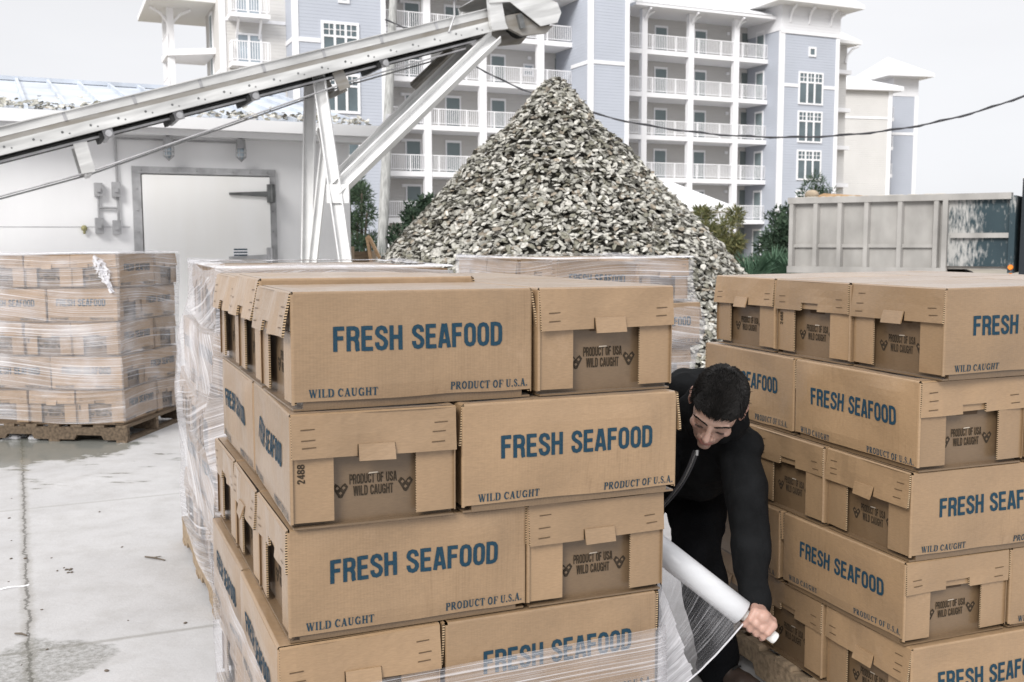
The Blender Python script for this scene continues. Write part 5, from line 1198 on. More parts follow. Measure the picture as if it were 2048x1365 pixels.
# ------------------------------------------------------------------ utility pole, wire, white canopy, scrap lumber
def misc():
    b = at(764, 512, 21.5); tp = at(786, 10, 21.8); d = tp - b; foot = b - d * (b.z / d.z); top = b + d * 1.35
    pole = mat('bleached pole wood', (.40, .40, .385), rough=.85, noise_s=5, noise_a=.35, stretch=(6, 6, .4))
    root = empty('utility_pole', loc=foot, label='slender bleached wooden utility pole leaning beside the shell heap', cat='utility pole')
    q = MB(); q.tube([Vector(), (b - foot), (tp - foot), (top - foot)], [.125, .115, .085, .08], 12); q.build('pole_shaft', pole, root, True)
    q = MB(); p = d * .52 + (b - foot); q.box(p.x - .02, p.x + .12, p.y - .17, p.y - .1, p.z - .2, p.z + .2); q.build('conduit_box', M['galv'], root)
    wire = [(770, 40, 21.6), (860, 78, 21), (945, 130, 20), (1060, 185, 19), (1230, 238, 18), (1400, 266, 17.5), (1560, 275, 17), (1720, 268, 16.5), (1880, 243, 16), (2048, 192, 15.5), (2250, 100, 15)]
    pts = [at(*w_) for w_ in wire]; sm = []
    for i in range(len(pts) - 1):
        p0, p1, p2, p3 = pts[max(0, i - 1)], pts[i], pts[i + 1], pts[min(len(pts) - 1, i + 2)]
        for k in range(8):
            t = k / 8; sm.append(.5 * ((2 * p1) + (p2 - p0) * t + (2 * p0 - 5 * p1 + 4 * p2 - p3) * t * t + (3 * p1 - p0 - 3 * p2 + p3) * t ** 3))
    q = MB(); q.tube(sm, .014, 6); q.tube([p + Vector((0, 0, .022 * sin(i * 1.3))) + Vector((0, -.012, 0)) for i, p in enumerate(sm)], .008, 5)
    q.build('overhead_wire', mat('black cable', (.05, .05, .055), rough=.6), None, True, 'thin twisted black wire sagging across the apartment blocks', 'wire')
    # white canopy roof behind the heap
    e0, e1 = at(1225, 425, 46), at(1446, 425, 46); z0 = at(1440, 417, 46).z; c = (e0 + e1) / 2
    root = empty('canopy', loc=(c.x, c.y, 0), label='white hipped canopy roof half hidden behind the shell heap', cat='canopy'); hw = (e1.x - e0.x) / 2; za = at(1335, 362, 46).z - z0
    q = MB(); q.add([(-hw, -hw, z0), (hw, -hw, z0), (hw, hw, z0), (-hw, hw, z0), (0, 0, z0 + za)], [(0, 1, 4), (1, 2, 4), (2, 3, 4), (3, 0, 4)]); q.box(-hw, hw, -hw, hw, z0 - .2, z0 - .002); q.build('roof', M['roof_white'], root)
    for sx in (-1, 1):
        for sy in (-1, 1): q = MB(); q.tube([(sx * hw * .9, sy * hw * .9, 0), (sx * hw * .9, sy * hw * .9, z0 - .2)], .09, 8); q.build('post', M['trim'], root)
    # scrap crate and boards by the conveyor foot
    r_ = random.Random(3)
    def crate(px, py, dep, w, h, label):
        p = at(px, py, dep); root = empty('wooden_crate', loc=(p.x, p.y, 0), label=label, cat='crate', group='scrap wood by the conveyor foot'); zt = p.z
        for s in (-1, 1):
            q = MB(); q.box(s * w / 2 - .02, s * w / 2 + .02, -.3, .3, 0, zt); q.build('corner_post', M['wood'], root)
        n = 7
        for i in range(n):
            z1 = zt - i * zt / n; q = MB(); q.box(-w / 2, w / 2, -.325, -.302, z1 - zt / n + .03, z1); q.build('slat', M['wood'], root)
    crate(672, 494, 14.2, .38, .4, 'weathered slatted crate behind the conveyor leg'); crate(722, 503, 15.5, .36, .3, 'low weathered crate beside the leaning boards')
    for k, (pa, pb, l) in enumerate((((735, 478), (742, 520), 'upright rough board beside the utility pole'), ((738, 474), (762, 522), 'fresh cut board leaning by the utility pole'))):
        a, b = at(*pa, 15.2), at(*pb, 15.0); b2 = b + (b - a) * (b.z / (a.z - b.z)); q = MB(); q.bar(a, b2, .04, .1, up=Vector((0, 1, 0))); q.build('board', M['lumber'], None, False, l, 'board', 'scrap wood by the conveyor foot')
    # litter on the concrete
    for k, (pa, pb, l) in enumerate((((290, 1116), (330, 1123), 'dark twig lying on the concrete near the wrapped stack'), ((30, 1270), (54, 1274), 'thin twig across the concrete joint at lower left'))):
        a, b = on_ground(*pa), on_ground(*pb); q = MB(); up = Vector((0, 0, .006)); q.tube([a + up, a.lerp(b, .5) + up * 1.6, b + up], [.004, .005, .003], 5)
        if k == 0: q.tube([a.lerp(b, .3) + up, a.lerp(b, .7) + up + Vector((0, .035, .004))], [.003, .002], 5)
        q.build('twig', M['bark'], None, False, l, 'twig', 'twigs on the concrete')
    a, b = on_ground(-40, 1184), on_ground(57, 1174); q = MB(); N = 14
    for i in range(N):
        t, t2 = i / N, (i + 1) / N; f = lambda t: a.lerp(b, t) + Vector((0, .012 * sin(t * 9), .004 + .004 * sin(t * 13))); wv = lambda t: Vector((0, .010 * (1 - t * .6), .004))
        q.add([f(t), f(t2), f(t2) + wv(t2), f(t) + wv(t)], [(0, 1, 2, 3)])
    q.build('plastic_strap', M['trim'], None, False, 'white plastic strap lying on the concrete at far left', 'strap')
    p = on_ground(45, 876); q = MB(); r_ = random.Random(2)
    for k in range(14):
        a = p + Vector((r_.gauss(0, .09), r_.gauss(0, .06), .012)); q.ball(a, (.05, .03, .016 + r_.random() * .012), 7, 5)
    me = q.mesh('film_scrap', M['film_top']); me.uv_layers.new(name='UVMap'); put('film_scrap', me, None, 'wad of white film lying in the puddle by the dark pallet', 'plastic scrap')
    for i in range(26):
        px, py = r_.uniform(10, 410), 930 + 420 * r_.random()
        if i < 9: px, py = 135 + r_.gauss(0, 9), 1142 + r_.gauss(0, 5)
        p = on_ground(px, py); q = MB(); s = r_.uniform(.003, .008); q.ball((0, 0, s * .4), (s * 1.4, s, s * .5), 6, 4)
        o = q.build('pebble', M['bark'], None, False, 'small dark pebble of grit on the pale concrete', 'pebble', 'grit on the concrete'); o.location = p; o.rotation_euler = (0, 0, r_.random() * 6)
misc()

# ------------------------------------------------------------------ dump truck
def truck():
    a = at(1580, 477, 18.2); b = at(2046, 477, 16.1); X = Vector((b.x - a.x, b.y - a.y, 0)); Ln = X.length; X.normalize(); Y = Vector((-X.y, X.x, 0))
    T = Matrix((X, Y, Vector((0, 0, 1)))).transposed().to_4x4(); T.translation = Vector((a.x, a.y, 0)); Ti = T.inverted()
    def w(px, py, off=0): p = Ti @ on_plane(px, py, T.translation - Y * off, Y); return p.x, p.z
    root = empty('dump_truck', Mx=T, label='dusty dump truck with ribbed steel bed parked at the right', cat='truck')
    dust = mat('dusty grey truck steel', (.40, .385, .365), rough=.8, noise_s=2.5, noise_a=.25, col2=(.27, .26, .245), stretch=(1, 1, .5))
    teal = mat('dark teal truck paint', (.022, .04, .05), rough=.5, noise_s=2.2, col2=(.03, .052, .062))
    # pale dried spatter over the teal plate
    t = teal.node_tree; N = t.nodes; L = t.links; src = N["Principled BSDF"].inputs['Base Color'].links[0].from_socket; c = N.new("ShaderNodeTexCoord")
    n1 = N.new("ShaderNodeTexNoise"); n1.inputs['Scale'].default_value = 1.6; n1.inputs['Detail'].default_value = 4; L.new(c.outputs['Object'], n1.inputs['Vector'])
    mp_ = N.new("ShaderNodeMapping"); mp_.inputs['Scale'].default_value = (30, 30, 9); L.new(c.outputs['Object'], mp_.inputs[0]); n2 = N.new("ShaderNodeTexNoise"); n2.inputs['Scale'].default_value = 1; n2.inputs['Detail'].default_value = 5; L.new(mp_.outputs[0], n2.inputs['Vector'])
    s_ = N.new("ShaderNodeSeparateXYZ"); L.new(c.outputs['Object'], s_.inputs[0]); g = N.new("ShaderNodeMapRange"); g.inputs[1].default_value = Ln - .25; g.inputs[2].default_value = Ln - 1.5; L.new(s_.outputs['X'], g.inputs[0])
    ad_ = N.new("ShaderNodeMath"); ad_.operation = 'MULTIPLY_ADD'; ad_.inputs[1].default_value = .95; L.new(n2.outputs[0], ad_.inputs[0]); 
    m1 = N.new("ShaderNodeMath"); m1.operation = 'MULTIPLY_ADD'; m1.inputs[1].default_value = .42; L.new(g.outputs[0], m1.inputs[0]); L.new(n1.outputs[0], m1.inputs[2]); L.new(m1.outputs[0], ad_.inputs[2])
    r = N.new("ShaderNodeMapRange"); r.inputs[1].default_value = 1.06; r.inputs[2].default_value = 1.36; r.inputs[4].default_value = .85; L.new(ad_.outputs[0], r.inputs[0])
    mi = N.new("ShaderNodeMixRGB"); mi.inputs[2].default_value = (.45, .44, .42, 1); L.new(r.outputs[0], mi.inputs[0]); L.new(src, mi.inputs[1]); L.new(mi.outputs[0], N["Principled BSDF"].inputs['Base Color'])
    black = mat('black cab paint', (.02, .025, .03), rough=.4)
    zt = w(1700, 397)[1]; zb = w(1700, 536)[1]; x0 = 0; xs = w(1884, 470)[0]; xe = w(2018, 470)[0]; wd = 2.45
    q = MB(); q.box(x0, xs, .02, .08, zb, zt - .02); q.box(x0, xe, wd - .08, wd - .02, zb, zt); q.box(x0, x0 + .06, .081, wd - .081, zb, zt - .1); q.box(x0, xe, .081, wd - .081, zb, zb + .06)
    bed = q.build('bed', dust, root)
    q = MB(); q.box(xs + .001, xe, .02, .08, zb + .05, zt - .02); q.build('front_plate', teal, root)
    for px in (1584, 1632, 1680, 1733, 1800, 1872): 
        x = w(px, 470)[0]; q = MB(); q.prism([(x - .06, .0195), (x - .035, -.075), (x + .035, -.075), (x + .06, .0195)][::-1], zb + .02, zt - .075, 'z'); q.build('rib', dust, bed)
    x = w(1888, 470)[0]; q = MB(); q.box(x - .02, x + .06, -.09, .0195, zb - .04, zt - .05); q.build('rib', dust, bed)
    zm = w(1700, 492)[1]; q = MB(); q.box(x0 + .06, xs - .12, -.03, .0194, zm - .03, zm + .03); q.build('long_rail', dust, bed)
    q = MB(); q.box(x0 - .03, xe + .02, -.085, .12, zt - .0745, zt + .03); q.box(x0 - .03, xe + .02, wd - .12, wd + .05, zt + .001, zt + .03); q.build('top_rail', dust, bed)
    q = MB(); q.box(x0 - .02, xs + .1, -.08, .0195, zb - .10, zb + .019); q.build('sill', dust, bed)
    z5 = w(1950, 470)[1]; q = MB(); q.box(xs + .14, xe, -.05, .0194, z5 - .05, z5 + .03); q.build('plate_rail', dust, root)
    q = MB(); q.box(xe + .002, xe + .09, -.06, wd + .05, zb - .05, zt - .02); q.build('bed_headboard', teal, root)
    q = MB(); r_ = random.Random(6)
    for k in range(90): px = r_.uniform(.1, xs); q.ball((px, r_.uniform(-.05, .1), zt + .028), (r_.uniform(.02, .07), .03, r_.uniform(.008, .02)), 6, 4)
    q.build('sand_spill', mat('pale dried sand', (.48, .45, .40), rough=.9), bed)
    q = MB(); q.prism([(.15, zt + .0), (.5, zt + .11), (1.6, zt + .02), (1.6, zt - .1), (.15, zt - .1)], .3, .9, 'y'); q.build('load_board', M['lumber'], bed)
    q = MB(); c = Vector((.28, .3, zt + .09)); q.ball(c, (.13, .12, .09), 9, 6); q.build('load_sack', mat('tan sack cloth', (.42, .34, .25), rough=.9, noise_s=9, noise_a=.3), bed, True)
    # cab, chassis, lights, wheels
    q = MB(); cx0 = w(2026, 470)[0] + .1; q.box(cx0, cx0 + 1.9, .05, wd - .05, .75, zt + .25); q.box(cx0 + 1.9, cx0 + 3.4, .25, wd - .25, .75, 1.75)
    cab = q.build('cab', black, root); q = MB(); q.box(cx0 + .4, cx0 + 1.4, .035, .0495, 1.75, 2.3); q.build('side_window', M['glass_dark'], cab)
    q = MB(); q.box(.6, cx0 + 3.3, .75, .9, .72, .95); q.box(.6, cx0 + 3.3, 1.55, 1.7, .72, .95); q.build('chassis', black, root)
    q = MB(); xa_ = w(1880, 545)[0]; q.box(xa_, xe, -.02, .3, zb - .22, zb - .105); q.build('step_board', M['lumber'], root)
    for px, py in ((2022, 535), (2022, 552)):
        x, z = w(px, py); q = MB(); q.tube([(x, -.10, z), (x, -.065, z)], [.035, .045], 12); q.build('marker_light', mat('amber lens', (.85, .25, .03), rough=.25, spec=.6), root)
    for x in (1.1, 2.4, cx0 + 2.5):
        for y in (.15, wd - .45):
            q = MB(); q.tube([(x, y, .52), (x, y + .3, .52)], .52, 24); o = q.build('wheel', M['rubber'], root); q = MB(); q.tube([(x, y - .012, .52), (x, y + .312, .52)], .28, 16); q.build('rim', M['galv'], o)
truck()
# ------------------------------------------------------------------ the man wrapping the stack
def chain(mb, pts, n=12):
    """tapered limb: tube with a ball at every joint; pts = [(point, radius)]"""
    P = [Vector(p) for p, r in pts]; Rr = [r for p, r in pts]
    mb.tube(P, Rr, n)
    for p, r in zip(P, Rr): mb.ball(p, r, n, 8)
def remesh(name, mb, voxel, mats, parent=None, smooth=2, disp=None):
    me = mb.mesh(name + '_raw', mats); tmp = bpy.data.objects.new('tmp', me); COL.objects.link(tmp)
    md = tmp.modifiers.new('r', 'REMESH'); md.mode = 'VOXEL'; md.voxel_size = voxel
    if smooth: ms = tmp.modifiers.new('s', 'SMOOTH'); ms.factor = .5; ms.iterations = smooth
    dg = bpy.context.evaluated_depsgraph_get(); m2 = bpy.data.meshes.new_from_object(tmp.evaluated_get(dg)); m2.name = name
    bpy.data.objects.remove(tmp); bpy.data.meshes.remove(me)
    m2.materials.clear()
    for x in (mats if isinstance(mats, (list, tuple)) else [mats]): m2.materials.append(x)
    if disp:
        nr = [v.normal.copy() for v in m2.vertices]
        for v, nn in zip(m2.vertices, nr): v.co += nn * disp(v.co)
    m2.polygons.foreach_set('use_smooth', [True] * len(m2.polygons)); m2.update()
    return m2
def person():
    HC = at(1434, 812, 3.06)                                       # middle of the head
    f = Vector((-.36, -.66, -.66)).normalized(); u = Vector((.10, -.62, .76)); u = (u - f * u.dot(f)).normalized(); r = f.cross(u)   # r: his right
    H = Matrix((r, f, u)).transposed().to_4x4(); H.translation = HC
    h = lambda a, b, c: H @ Vector((a, b, c))
    shL, shR = at(1482, 893, 3.22), at(1335, 868, 3.42)
    elL, wrL = at(1499, 1062, 3.13), at(1511, 1215, 3.03)
    E1, E2 = at(1286, 1072, 3.0), at(1484, 1226, 2.97)              # the two ends of the film roll
    ax = (E2 - E1).normalized()
    hand = E2 + ax * .052
    elR, wrR = at(1290, 980, 3.22), E1 - ax * .05 + Vector((0, .03, .03))
    neck0 = (shL + shR) / 2 + Vector((.01, .03, .02)); chest = at(1392, 905, 3.48); belly = at(1362, 915, 3.72); pelvis = at(1335, 925, 3.92)
    hipL, hipR = pelvis + Vector((.085, -.02, -.03)), pelvis + Vector((-.10, .03, -.03))
    knL, anL = at(1392, 1098, 3.52), at(1438, 1322, 3.66)
    knR, anR = at(1262, 1080, 3.62), at(1290, 1260, 4.0)
    # ---- continuous body: trunk, limbs, neck, head with features, both hands
    mb = MB()
    chain(mb, [(pelvis, .12), (belly, .115), (chest, .13), (neck0, .085)], 14)
    chain(mb, [(neck0, .06), (h(0, -.045, -.07), .054), (h(0, -.02, -.02), .055)], 14)
    chain(mb, [(shL.lerp(neck0, .3), .065), (shL, .058), (elL, .042), (wrL, .029)]); chain(mb, [(shR.lerp(neck0, .3), .065), (shR, .058), (elR, .042), (wrR, .029)])
    chain(mb, [(hipL, .10), (knL, .058), (anL, .038)]); chain(mb, [(hipR, .10), (knR, .058), (anR, .038)])
    B = lambda c, rad, rot=None: mb.ball((0, 0, 0), rad, 20, 14, 0, H @ Matrix.Translation(c) @ (rot or Matrix.Identity(4)))
    Rx = lambda a: Matrix.Rotation(a, 4, 'X'); Rz = lambda a: Matrix.Rotation(a, 4, 'Z'); Ry = lambda a: Matrix.Rotation(a, 4, 'Y')
    B((0, -.012, .035), (.076, .098, .083)); B((0, .032, .012), (.066, .062, .07)); B((0, .034, -.038), (.060, .056, .072)); B((0, .040, -.082), (.046, .046, .036)); B((0, .076, -.104), (.021, .016, .017))
    for s in (-1, 1):
        B((s * .043, .012, -.07), (.018, .035, .03)); B((s * .028, .081, .021), (.028, .011, .0085), Rz(-s * .22)); B((s * .043, .062, -.022), (.021, .022, .017))
        B((s * .031, .0755, .000), (.0155, .011, .0105)); B((s * .012, .100, -.036), (.0095, .0095, .0075)); B((s * .016, .085, -.058), (.014, .010, .012))
        B((s * .080, -.012, -.004), (.0075, .019, .030), Rx(-.2) @ Rz(s * -.35)); B((s * .086, -.022, .010), (.005, .011, .018), Rz(s * -.4)); B((s * .079, -.005, -.028), (.006, .008, .010))
    nose = [(h(0, .088, .012), .0085), (h(0, .098, -.010), .009), (h(0, .112, -.029), .0125), (h(0, .102, -.040), .008)]; chain(mb, nose, 10)
    B((0, .0945, -.0635), (.022, .0085, .0050)); B((0, .0925, -.0735), (.019, .009, .0062)); B((0, .086, -.05), (.02, .012, .016))
    # left hand closed on the core, knuckles outward
    def hand_geo(c, axis, towards, wrist, core=.018):
        """c: point of the core axis under the palm; towards: from core to palm (unit, square to the axis)"""
        t = (towards - axis * towards.dot(axis)).normalized(); s = axis.cross(t).normalized()
        ring = lambda ang, rad, off: c + axis * off + (t * cos(ang) + s * sin(ang)) * rad
        pc = c + t * (core + .014)
        for off, w_ in ((-.03, .0145), (-.01, .0165), (.012, .0165), (.032, .0145)):
            chain(mb, [(ring(-.9, core + .017, off), w_), (ring(0, core + .019, off), w_ + .001), (ring(.75, core + .016, off), w_ - .003)], 10)
        chain(mb, [(wrist, .028), (wrist.lerp(pc, .55), .026), (pc + t * .008 - axis * .006, .024)], 12)
        for k, (off, ln, rr) in enumerate(((-.033, .92, .0083), (-.0115, 1.03, .0090), (.0105, 1.0, .0088), (.0315, .82, .0076))):
            a0 = .7; seg = (.0, .95 * ln, 1.75 * ln, 2.5 * ln)
            chain(mb, [(ring(a0 + q, core + .0155 - .0035 * i, off + .002 * i), rr * (1.12, 1.06, .95, .84)[i]) for i, q in enumerate(seg)], 10)
        chain(mb, [(ring(-.95, core + .018, -.022), .0125), (ring(-1.5, core + .015, -.030), .0110), (ring(-2.2, core + .010, -.026), .0095), (ring(-2.75, core + .0075, -.016), .0080)], 10)
    toL = (wrL - hand).normalized(); hand_geo(hand, ax, Vector((.22, -.55, .75)), wrL)
    hand_geo(E1 - ax * .062, -ax, Vector((-.2, -.3, .9)), wrR)
    skin = bpy.data.materials.new('skin'); skin.use_nodes = True; t = skin.node_tree; N = t.nodes; L = t.links; b = N["Principled BSDF"]
    b.inputs['Roughness'].default_value = .5; b.inputs['Subsurface Weight'].default_value = .12; b.inputs['Subsurface Radius'].default_value = (.012, .005, .003); b.inputs['Subsurface Scale'].default_value = 1
    vc = N.new("ShaderNodeVertexColor"); vc.layer_name = 'Col'; c = N.new("ShaderNodeTexCoord"); n = N.new("ShaderNodeTexNoise"); n.inputs['Scale'].default_value = 120; n.inputs['Detail'].default_value = 3; L.new(c.outputs['Object'], n.inputs['Vector'])
    rg = N.new("ShaderNodeMapRange"); rg.inputs[3].default_value = .88; rg.inputs[4].default_value = 1.1; L.new(n.outputs[0], rg.inputs[0]); mu = N.new("ShaderNodeMixRGB"); mu.blend_type = 'MULTIPLY'; mu.inputs[0].default_value = 1
    L.new(vc.outputs[0], mu.inputs[1]); L.new(rg.outputs[0], mu.inputs[2]); L.new(mu.outputs[0], b.inputs['Base Color'])
    bp = N.new("ShaderNodeBump"); bp.inputs['Strength'].default_value = .15; bp.inputs['Distance'].default_value = .003; L.new(n.outputs[0], bp.inputs['Height']); L.new(bp.outputs[0], b.inputs['Normal'])
    me = remesh('person', mb, .0036, [skin], smooth=3)
    Hi = H.inverted(); col = []
    base = Vector((.43, .285, .228)); red = Vector((.42, .215, .175)); stub = Vector((.26, .17, .14)); lip = Vector((.36, .145, .125)); fist = Vector((.45, .265, .21))
    for v in me.vertices:
        p = Hi @ v.co; c = base.copy()
        if p.length < .2:
            k = max(0, 1 - ((abs(p.x) - .04) ** 2 + (p.y - .075) ** 2 + (p.z + .022) ** 2) ** .5 / .035); c = c.lerp(red, .35 * k)
            k = max(0, 1 - ((p.x) ** 2 + (p.y - .113) ** 2 + (p.z + .03) ** 2) ** .5 / .028); c = c.lerp(red, .45 * k)
            if abs(p.x) > .07: c = c.lerp(red, .5)
            # beard shadow: moustache, chin and jaw
            k = 0
            if p.z < -.046 and p.y > -.01: k = min(1, (-.046 - p.z) / .008) * min(1, (p.y + .01) / .03)
            if abs(p.x) > .03 and p.z > -.075: k *= .35
            c = c.lerp(stub, .62 * k)
            if p.y > .085 and abs(p.x) < .024 and -.079 < p.z < -.058: c = c.lerp(lip, .8)
        else: c = c.lerp(fist, .7)
        col += [*c, 1]
    ca = me.color_attributes.new('Col', 'FLOAT_COLOR', 'POINT'); ca.data.foreach_set('color', col)
    root = put('person', me, None, 'dark haired man in black hoodie bending to wind stretch film round the stack', 'person')
    # ---- hair: many short locks growing from the scalp
    hair = mat('near black hair', (.010, .009, .0085), rough=.62, spec=.22, noise_s=30, noise_a=.5); rd = random.Random(12); q = MB()
    def scalp(a, b):         # a azimuth from the face, b elevation
        d = Vector((sin(a) * cos(b), cos(a) * cos(b), sin(b))); c = Vector((0, -.010, .034)); R3 = Vector((.0785, .1005, .0860)); k = 1 / math.sqrt(sum((d[i] / R3[i]) ** 2 for i in range(3))); return c + d * k, d
    def low(a):              # lowest elevation that carries hair at azimuth a
        a = abs(a); pts = [(0, .37), (.45, .34), (.72, .22), (.95, .10), (1.2, -.12), (1.42, -.48), (1.62, -.55), (1.75, -.15), (2.1, -.3), (2.5, -.72), (3.15, -.85)]
        for (x0, y0), (x1, y1) in zip(pts, pts[1:]):
            if a <= x1: return y0 + (y1 - y0) * (a - x0) / (x1 - x0)
        return -.85
    nA, nB = 60, 20; gv = []
    for i in range(nA):
        a = -pi + 2 * pi * i / nA; lo = low(a)
        for j in range(nB + 1):
            p, d = scalp(a, lo + (pi / 2 - lo) * j / nB); gv.append(H @ (p + d * (.0005 + .002 * min(1, j / 4))))
    q.add(gv, [(i * (nB + 1) + j, ((i + 1) % nA) * (nB + 1) + j, ((i + 1) % nA) * (nB + 1) + j + 1, i * (nB + 1) + j + 1) for i in range(nA) for j in range(nB)], 0)
    for k in range(5200):
        a = rd.uniform(-pi, pi); lo = low(a); s_ = rd.random(); b_ = math.asin(max(-1, min(1, sin(lo) + (1 - sin(lo)) * s_)))
        p, d = scalp(a, b_)
        fr = Vector((0, 1, .1)) if abs(a) < 1.0 or b_ > .9 else Vector((.25 * (1 if a > 0 else -1), .25, -1))       # combed forward on top, down at the sides
        g = (fr - d * fr.dot(d)).normalized(); sd = g.cross(d); sd = (sd + Vector((rd.gauss(0, .5),) * 3)).normalized()
        ln = rd.uniform(.011, .021) * (1 if (abs(a) < 1.2 or b_ > .5) else .55); w_ = rd.uniform(.0010, .0021); dir_ = (g * rd.uniform(.7, 1.1) + d * rd.uniform(.05, .38) + sd * rd.gauss(0, .25)).normalized()
        edge = b_ < lo + .16 and abs(a) < .9
        if edge: dir_ = (g + Vector((0, .05, -.75)) + d * .22 + sd * rd.gauss(0, .18)).normalized(); ln = rd.uniform(.016, .032)
        p0 = p + d * .0005; p1 = p0 + dir_ * ln * .55 + d * .003; p2 = p0 + dir_ * ln + g * .002
        sd = dir_.cross(d).normalized() * w_; dd = d * w_
        vs = [p0 - sd, p0 + sd, p0 + dd * 1.4, p1 - sd * .9, p1 + sd * .9, p1 + dd * 1.3, p2]
        q.add([H @ x for x in vs], [(0, 1, 4, 3), (1, 2, 5, 4), (2, 0, 3, 5), (3, 4, 6), (4, 5, 6), (5, 3, 6)], 0)
    for k in range(240):           # loose strands
        a = rd.uniform(-1.5, 1.5) if k % 2 else rd.uniform(-pi, pi); lo = low(a); b_ = lo + (1.3 - lo) * rd.random() ** 1.5; p, d = scalp(a, b_)
        g = (Vector((rd.gauss(0, .5), 1, -.35)) - d * .3).normalized() if abs(a) < 1 else (Vector((rd.gauss(0, .6), rd.gauss(0, .6), -.7)) + d * .5).normalized()
        l_ = rd.uniform(.012, .026); p1 = p + g * l_ * .5 + d * rd.uniform(.001, .006); p2 = p + g * l_ + d * rd.uniform(.0, .005); q.tube([H @ p, H @ p1, H @ p2], [.0009, .0008, .0003], 4)
    q.build('hair', hair, root)
    for s in (-1, 1):
        q = MB()
        for k in range(46):
            t_k = k / 45; x = s * (.010 + .043 * t_k); z = .0235 + .010 * sin(t_k * 2.2) - .004 * t_k; y = .0955 - 1.0 * (abs(x) - .008) ** 2 * 7.5 + .001
            a = h(x, y, z - .003 + rd.gauss(0, .0012)); b2 = h(x + s * rd.uniform(.004, .010), y - .001, z + rd.uniform(.0, .004)); q.tube([a, b2], [.0017, .0007], 4)
        q.build('eyebrow', hair, root)
        q = MB()
        for k in range(15):
            x = s * (.0185 + .025 * k / 14); y = .0875 - ((abs(x) - .031) / .03) ** 2 * .006; z = -.0055 - .0022 * (1 - ((abs(x) - .031) / .0125) ** 2); q.tube([h(x, y - .001, z), h(x + s * .0015, y + .0045, z - .003)], [.0009, .0004], 4)
        pts = [h(s * (.0185 + .025 * k / 8), .0873 - ((.0185 + .025 * k / 8 - .031) / .03) ** 2 * .006, -.0055 - .0022 * (1 - ((.0185 + .025 * k / 8 - .031) / .0125) ** 2)) for k in range(9)]; q.tube(pts, .0009, 5); q.build('eyelash', hair, root)
    # ---- clothes
    cloth = mat('black jersey', (.0085, .009, .0098), rough=.9, spec=.1, noise_s=14, noise_a=.3, bump=.6, bump_s=26, sheen=.3)
    cloth2 = mat('black work trousers', (.0075, .008, .0095), rough=.9, spec=.08, noise_s=10, noise_a=.3, bump=.3, bump_s=140)
    mb = MB(); chain(mb, [(neck0, .11), (shL.lerp(neck0, .4), .088), (shL, .075)], 14); chain(mb, [(neck0, .11), (shR, .085)], 14)
    chain(mb, [(pelvis + Vector((.0, -.06, .02)), .165), (belly + Vector((0, -.01, .01)), .165), (chest, .165), (neck0 + Vector((.0, .03, -.01)), .125)], 16)
    chain(mb, [(chest.lerp(shL, .4), .13), (shL + Vector((-.008, .005, -.008)), .077), (shL.lerp(elL, .45), .066), (elL, .060), (elL.lerp(wrL, .5), .055), (wrL + (elL - wrL).normalized() * .03, .048), (wrL + (elL - wrL).normalized() * .005, .046)], 14)
    chain(mb, [(chest.lerp(shR, .4), .13), (shR, .088), (shR.lerp(elR, .45), .070), (elR, .062), (wrR.lerp(elR, .5), .056), (wrR.lerp(elR, .08), .045)], 14)
    # hood gathered behind the neck and collar round it
    nb = h(0, -.075, -.085)
    for k in range(11):
        a = -2.6 + 5.2 * k / 10; mb.ball(H @ Vector((.085 * sin(a), -.045 - .062 * cos(a), -.10 + .028 * cos(a))), (.034, .034, .036), 10, 8)
    back = at(1384, 775, 3.44); mb.ball(back, (.10, .10, .07), 14, 10); mb.ball(at(1372, 800, 3.5), (.12, .12, .09), 14, 10)
    def fold(seed, amp):
        def g(co): return amp * (noise.noise(Vector((co.x * 14 + seed, co.y * 14, co.z * 5))) + .35 * noise.noise(Vector((co.x * 22 + co.z * 9, co.y * 22, co.z * 15 + seed)))) 
        return g
    put('hoodie', remesh('hoodie', mb, .008, [cloth], smooth=4, disp=fold(3, .015)), root)
    hood = bpy.data.objects['hoodie']
    # ribbed cuff and a bright zip down the front
    q = MB(); d = (elL - wrL).normalized(); q.tube([wrL + d * .052, wrL + d * .03, wrL - d * .006, wrL - d * .012], [.047, .044, .041, .036], 18); q.build('cuff', cloth, hood, True)
    z0, z1 = at(1391, 901, 3.12), at(1322, 1012, 3.28); q = MB(); n_ = 46; sd = Vector((.010, -.004, .006))
    pts = []
    for i in range(n_ + 1):
        t_k = i / n_; pts.append(z0.lerp(z1, t_k) + Vector((.014 * sin(t_k * 3), -.01, -.004 * sin(t_k * 3))))
    for i in range(n_):
        a, b2 = pts[i], pts[i].lerp(pts[i + 1], .6); q.bar(a, b2, .0045, .003, 0)
    q.tube([p + Vector((-.006, .002, 0)) for p in pts], .0035, 5, 1); q.tube([p + Vector((.007, .002, 0)) for p in pts], .0045, 5, 1)
    q.bar(pts[0] + Vector((.002, -.006, .004)), pts[1] + Vector((.003, -.008, -.008)), .007, .003, 0)
    q.build('zip', [mat('zip metal', (.4, .4, .4), rough=.4, metal=.7), mat('grey zip tape', (.05, .05, .055), rough=.8)], hood)
    mb = MB()
    chain(mb, [(pelvis + Vector((0, 0, .0)), .155), (hipL.lerp(pelvis, .4) + Vector((0, -.02, -.02)), .145)], 14)
    chain(mb, [(hipL, .128), (hipL.lerp(knL, .5) + Vector((.01, -.02, .0)), .108), (knL + Vector((.0, -.01, 0)), .088), (knL.lerp(anL, .35), .082), (knL.lerp(anL, .75), .074), (anL + Vector((0, 0, .02)), .076), (anL + Vector((0, .0, -.035)), .07)], 14)
    chain(mb, [(hipR, .128), (knR, .088), (anR, .07)], 14)
    put('trousers', remesh('trousers', mb, .009, [cloth2], smooth=3, disp=fold(8, .013)), root)
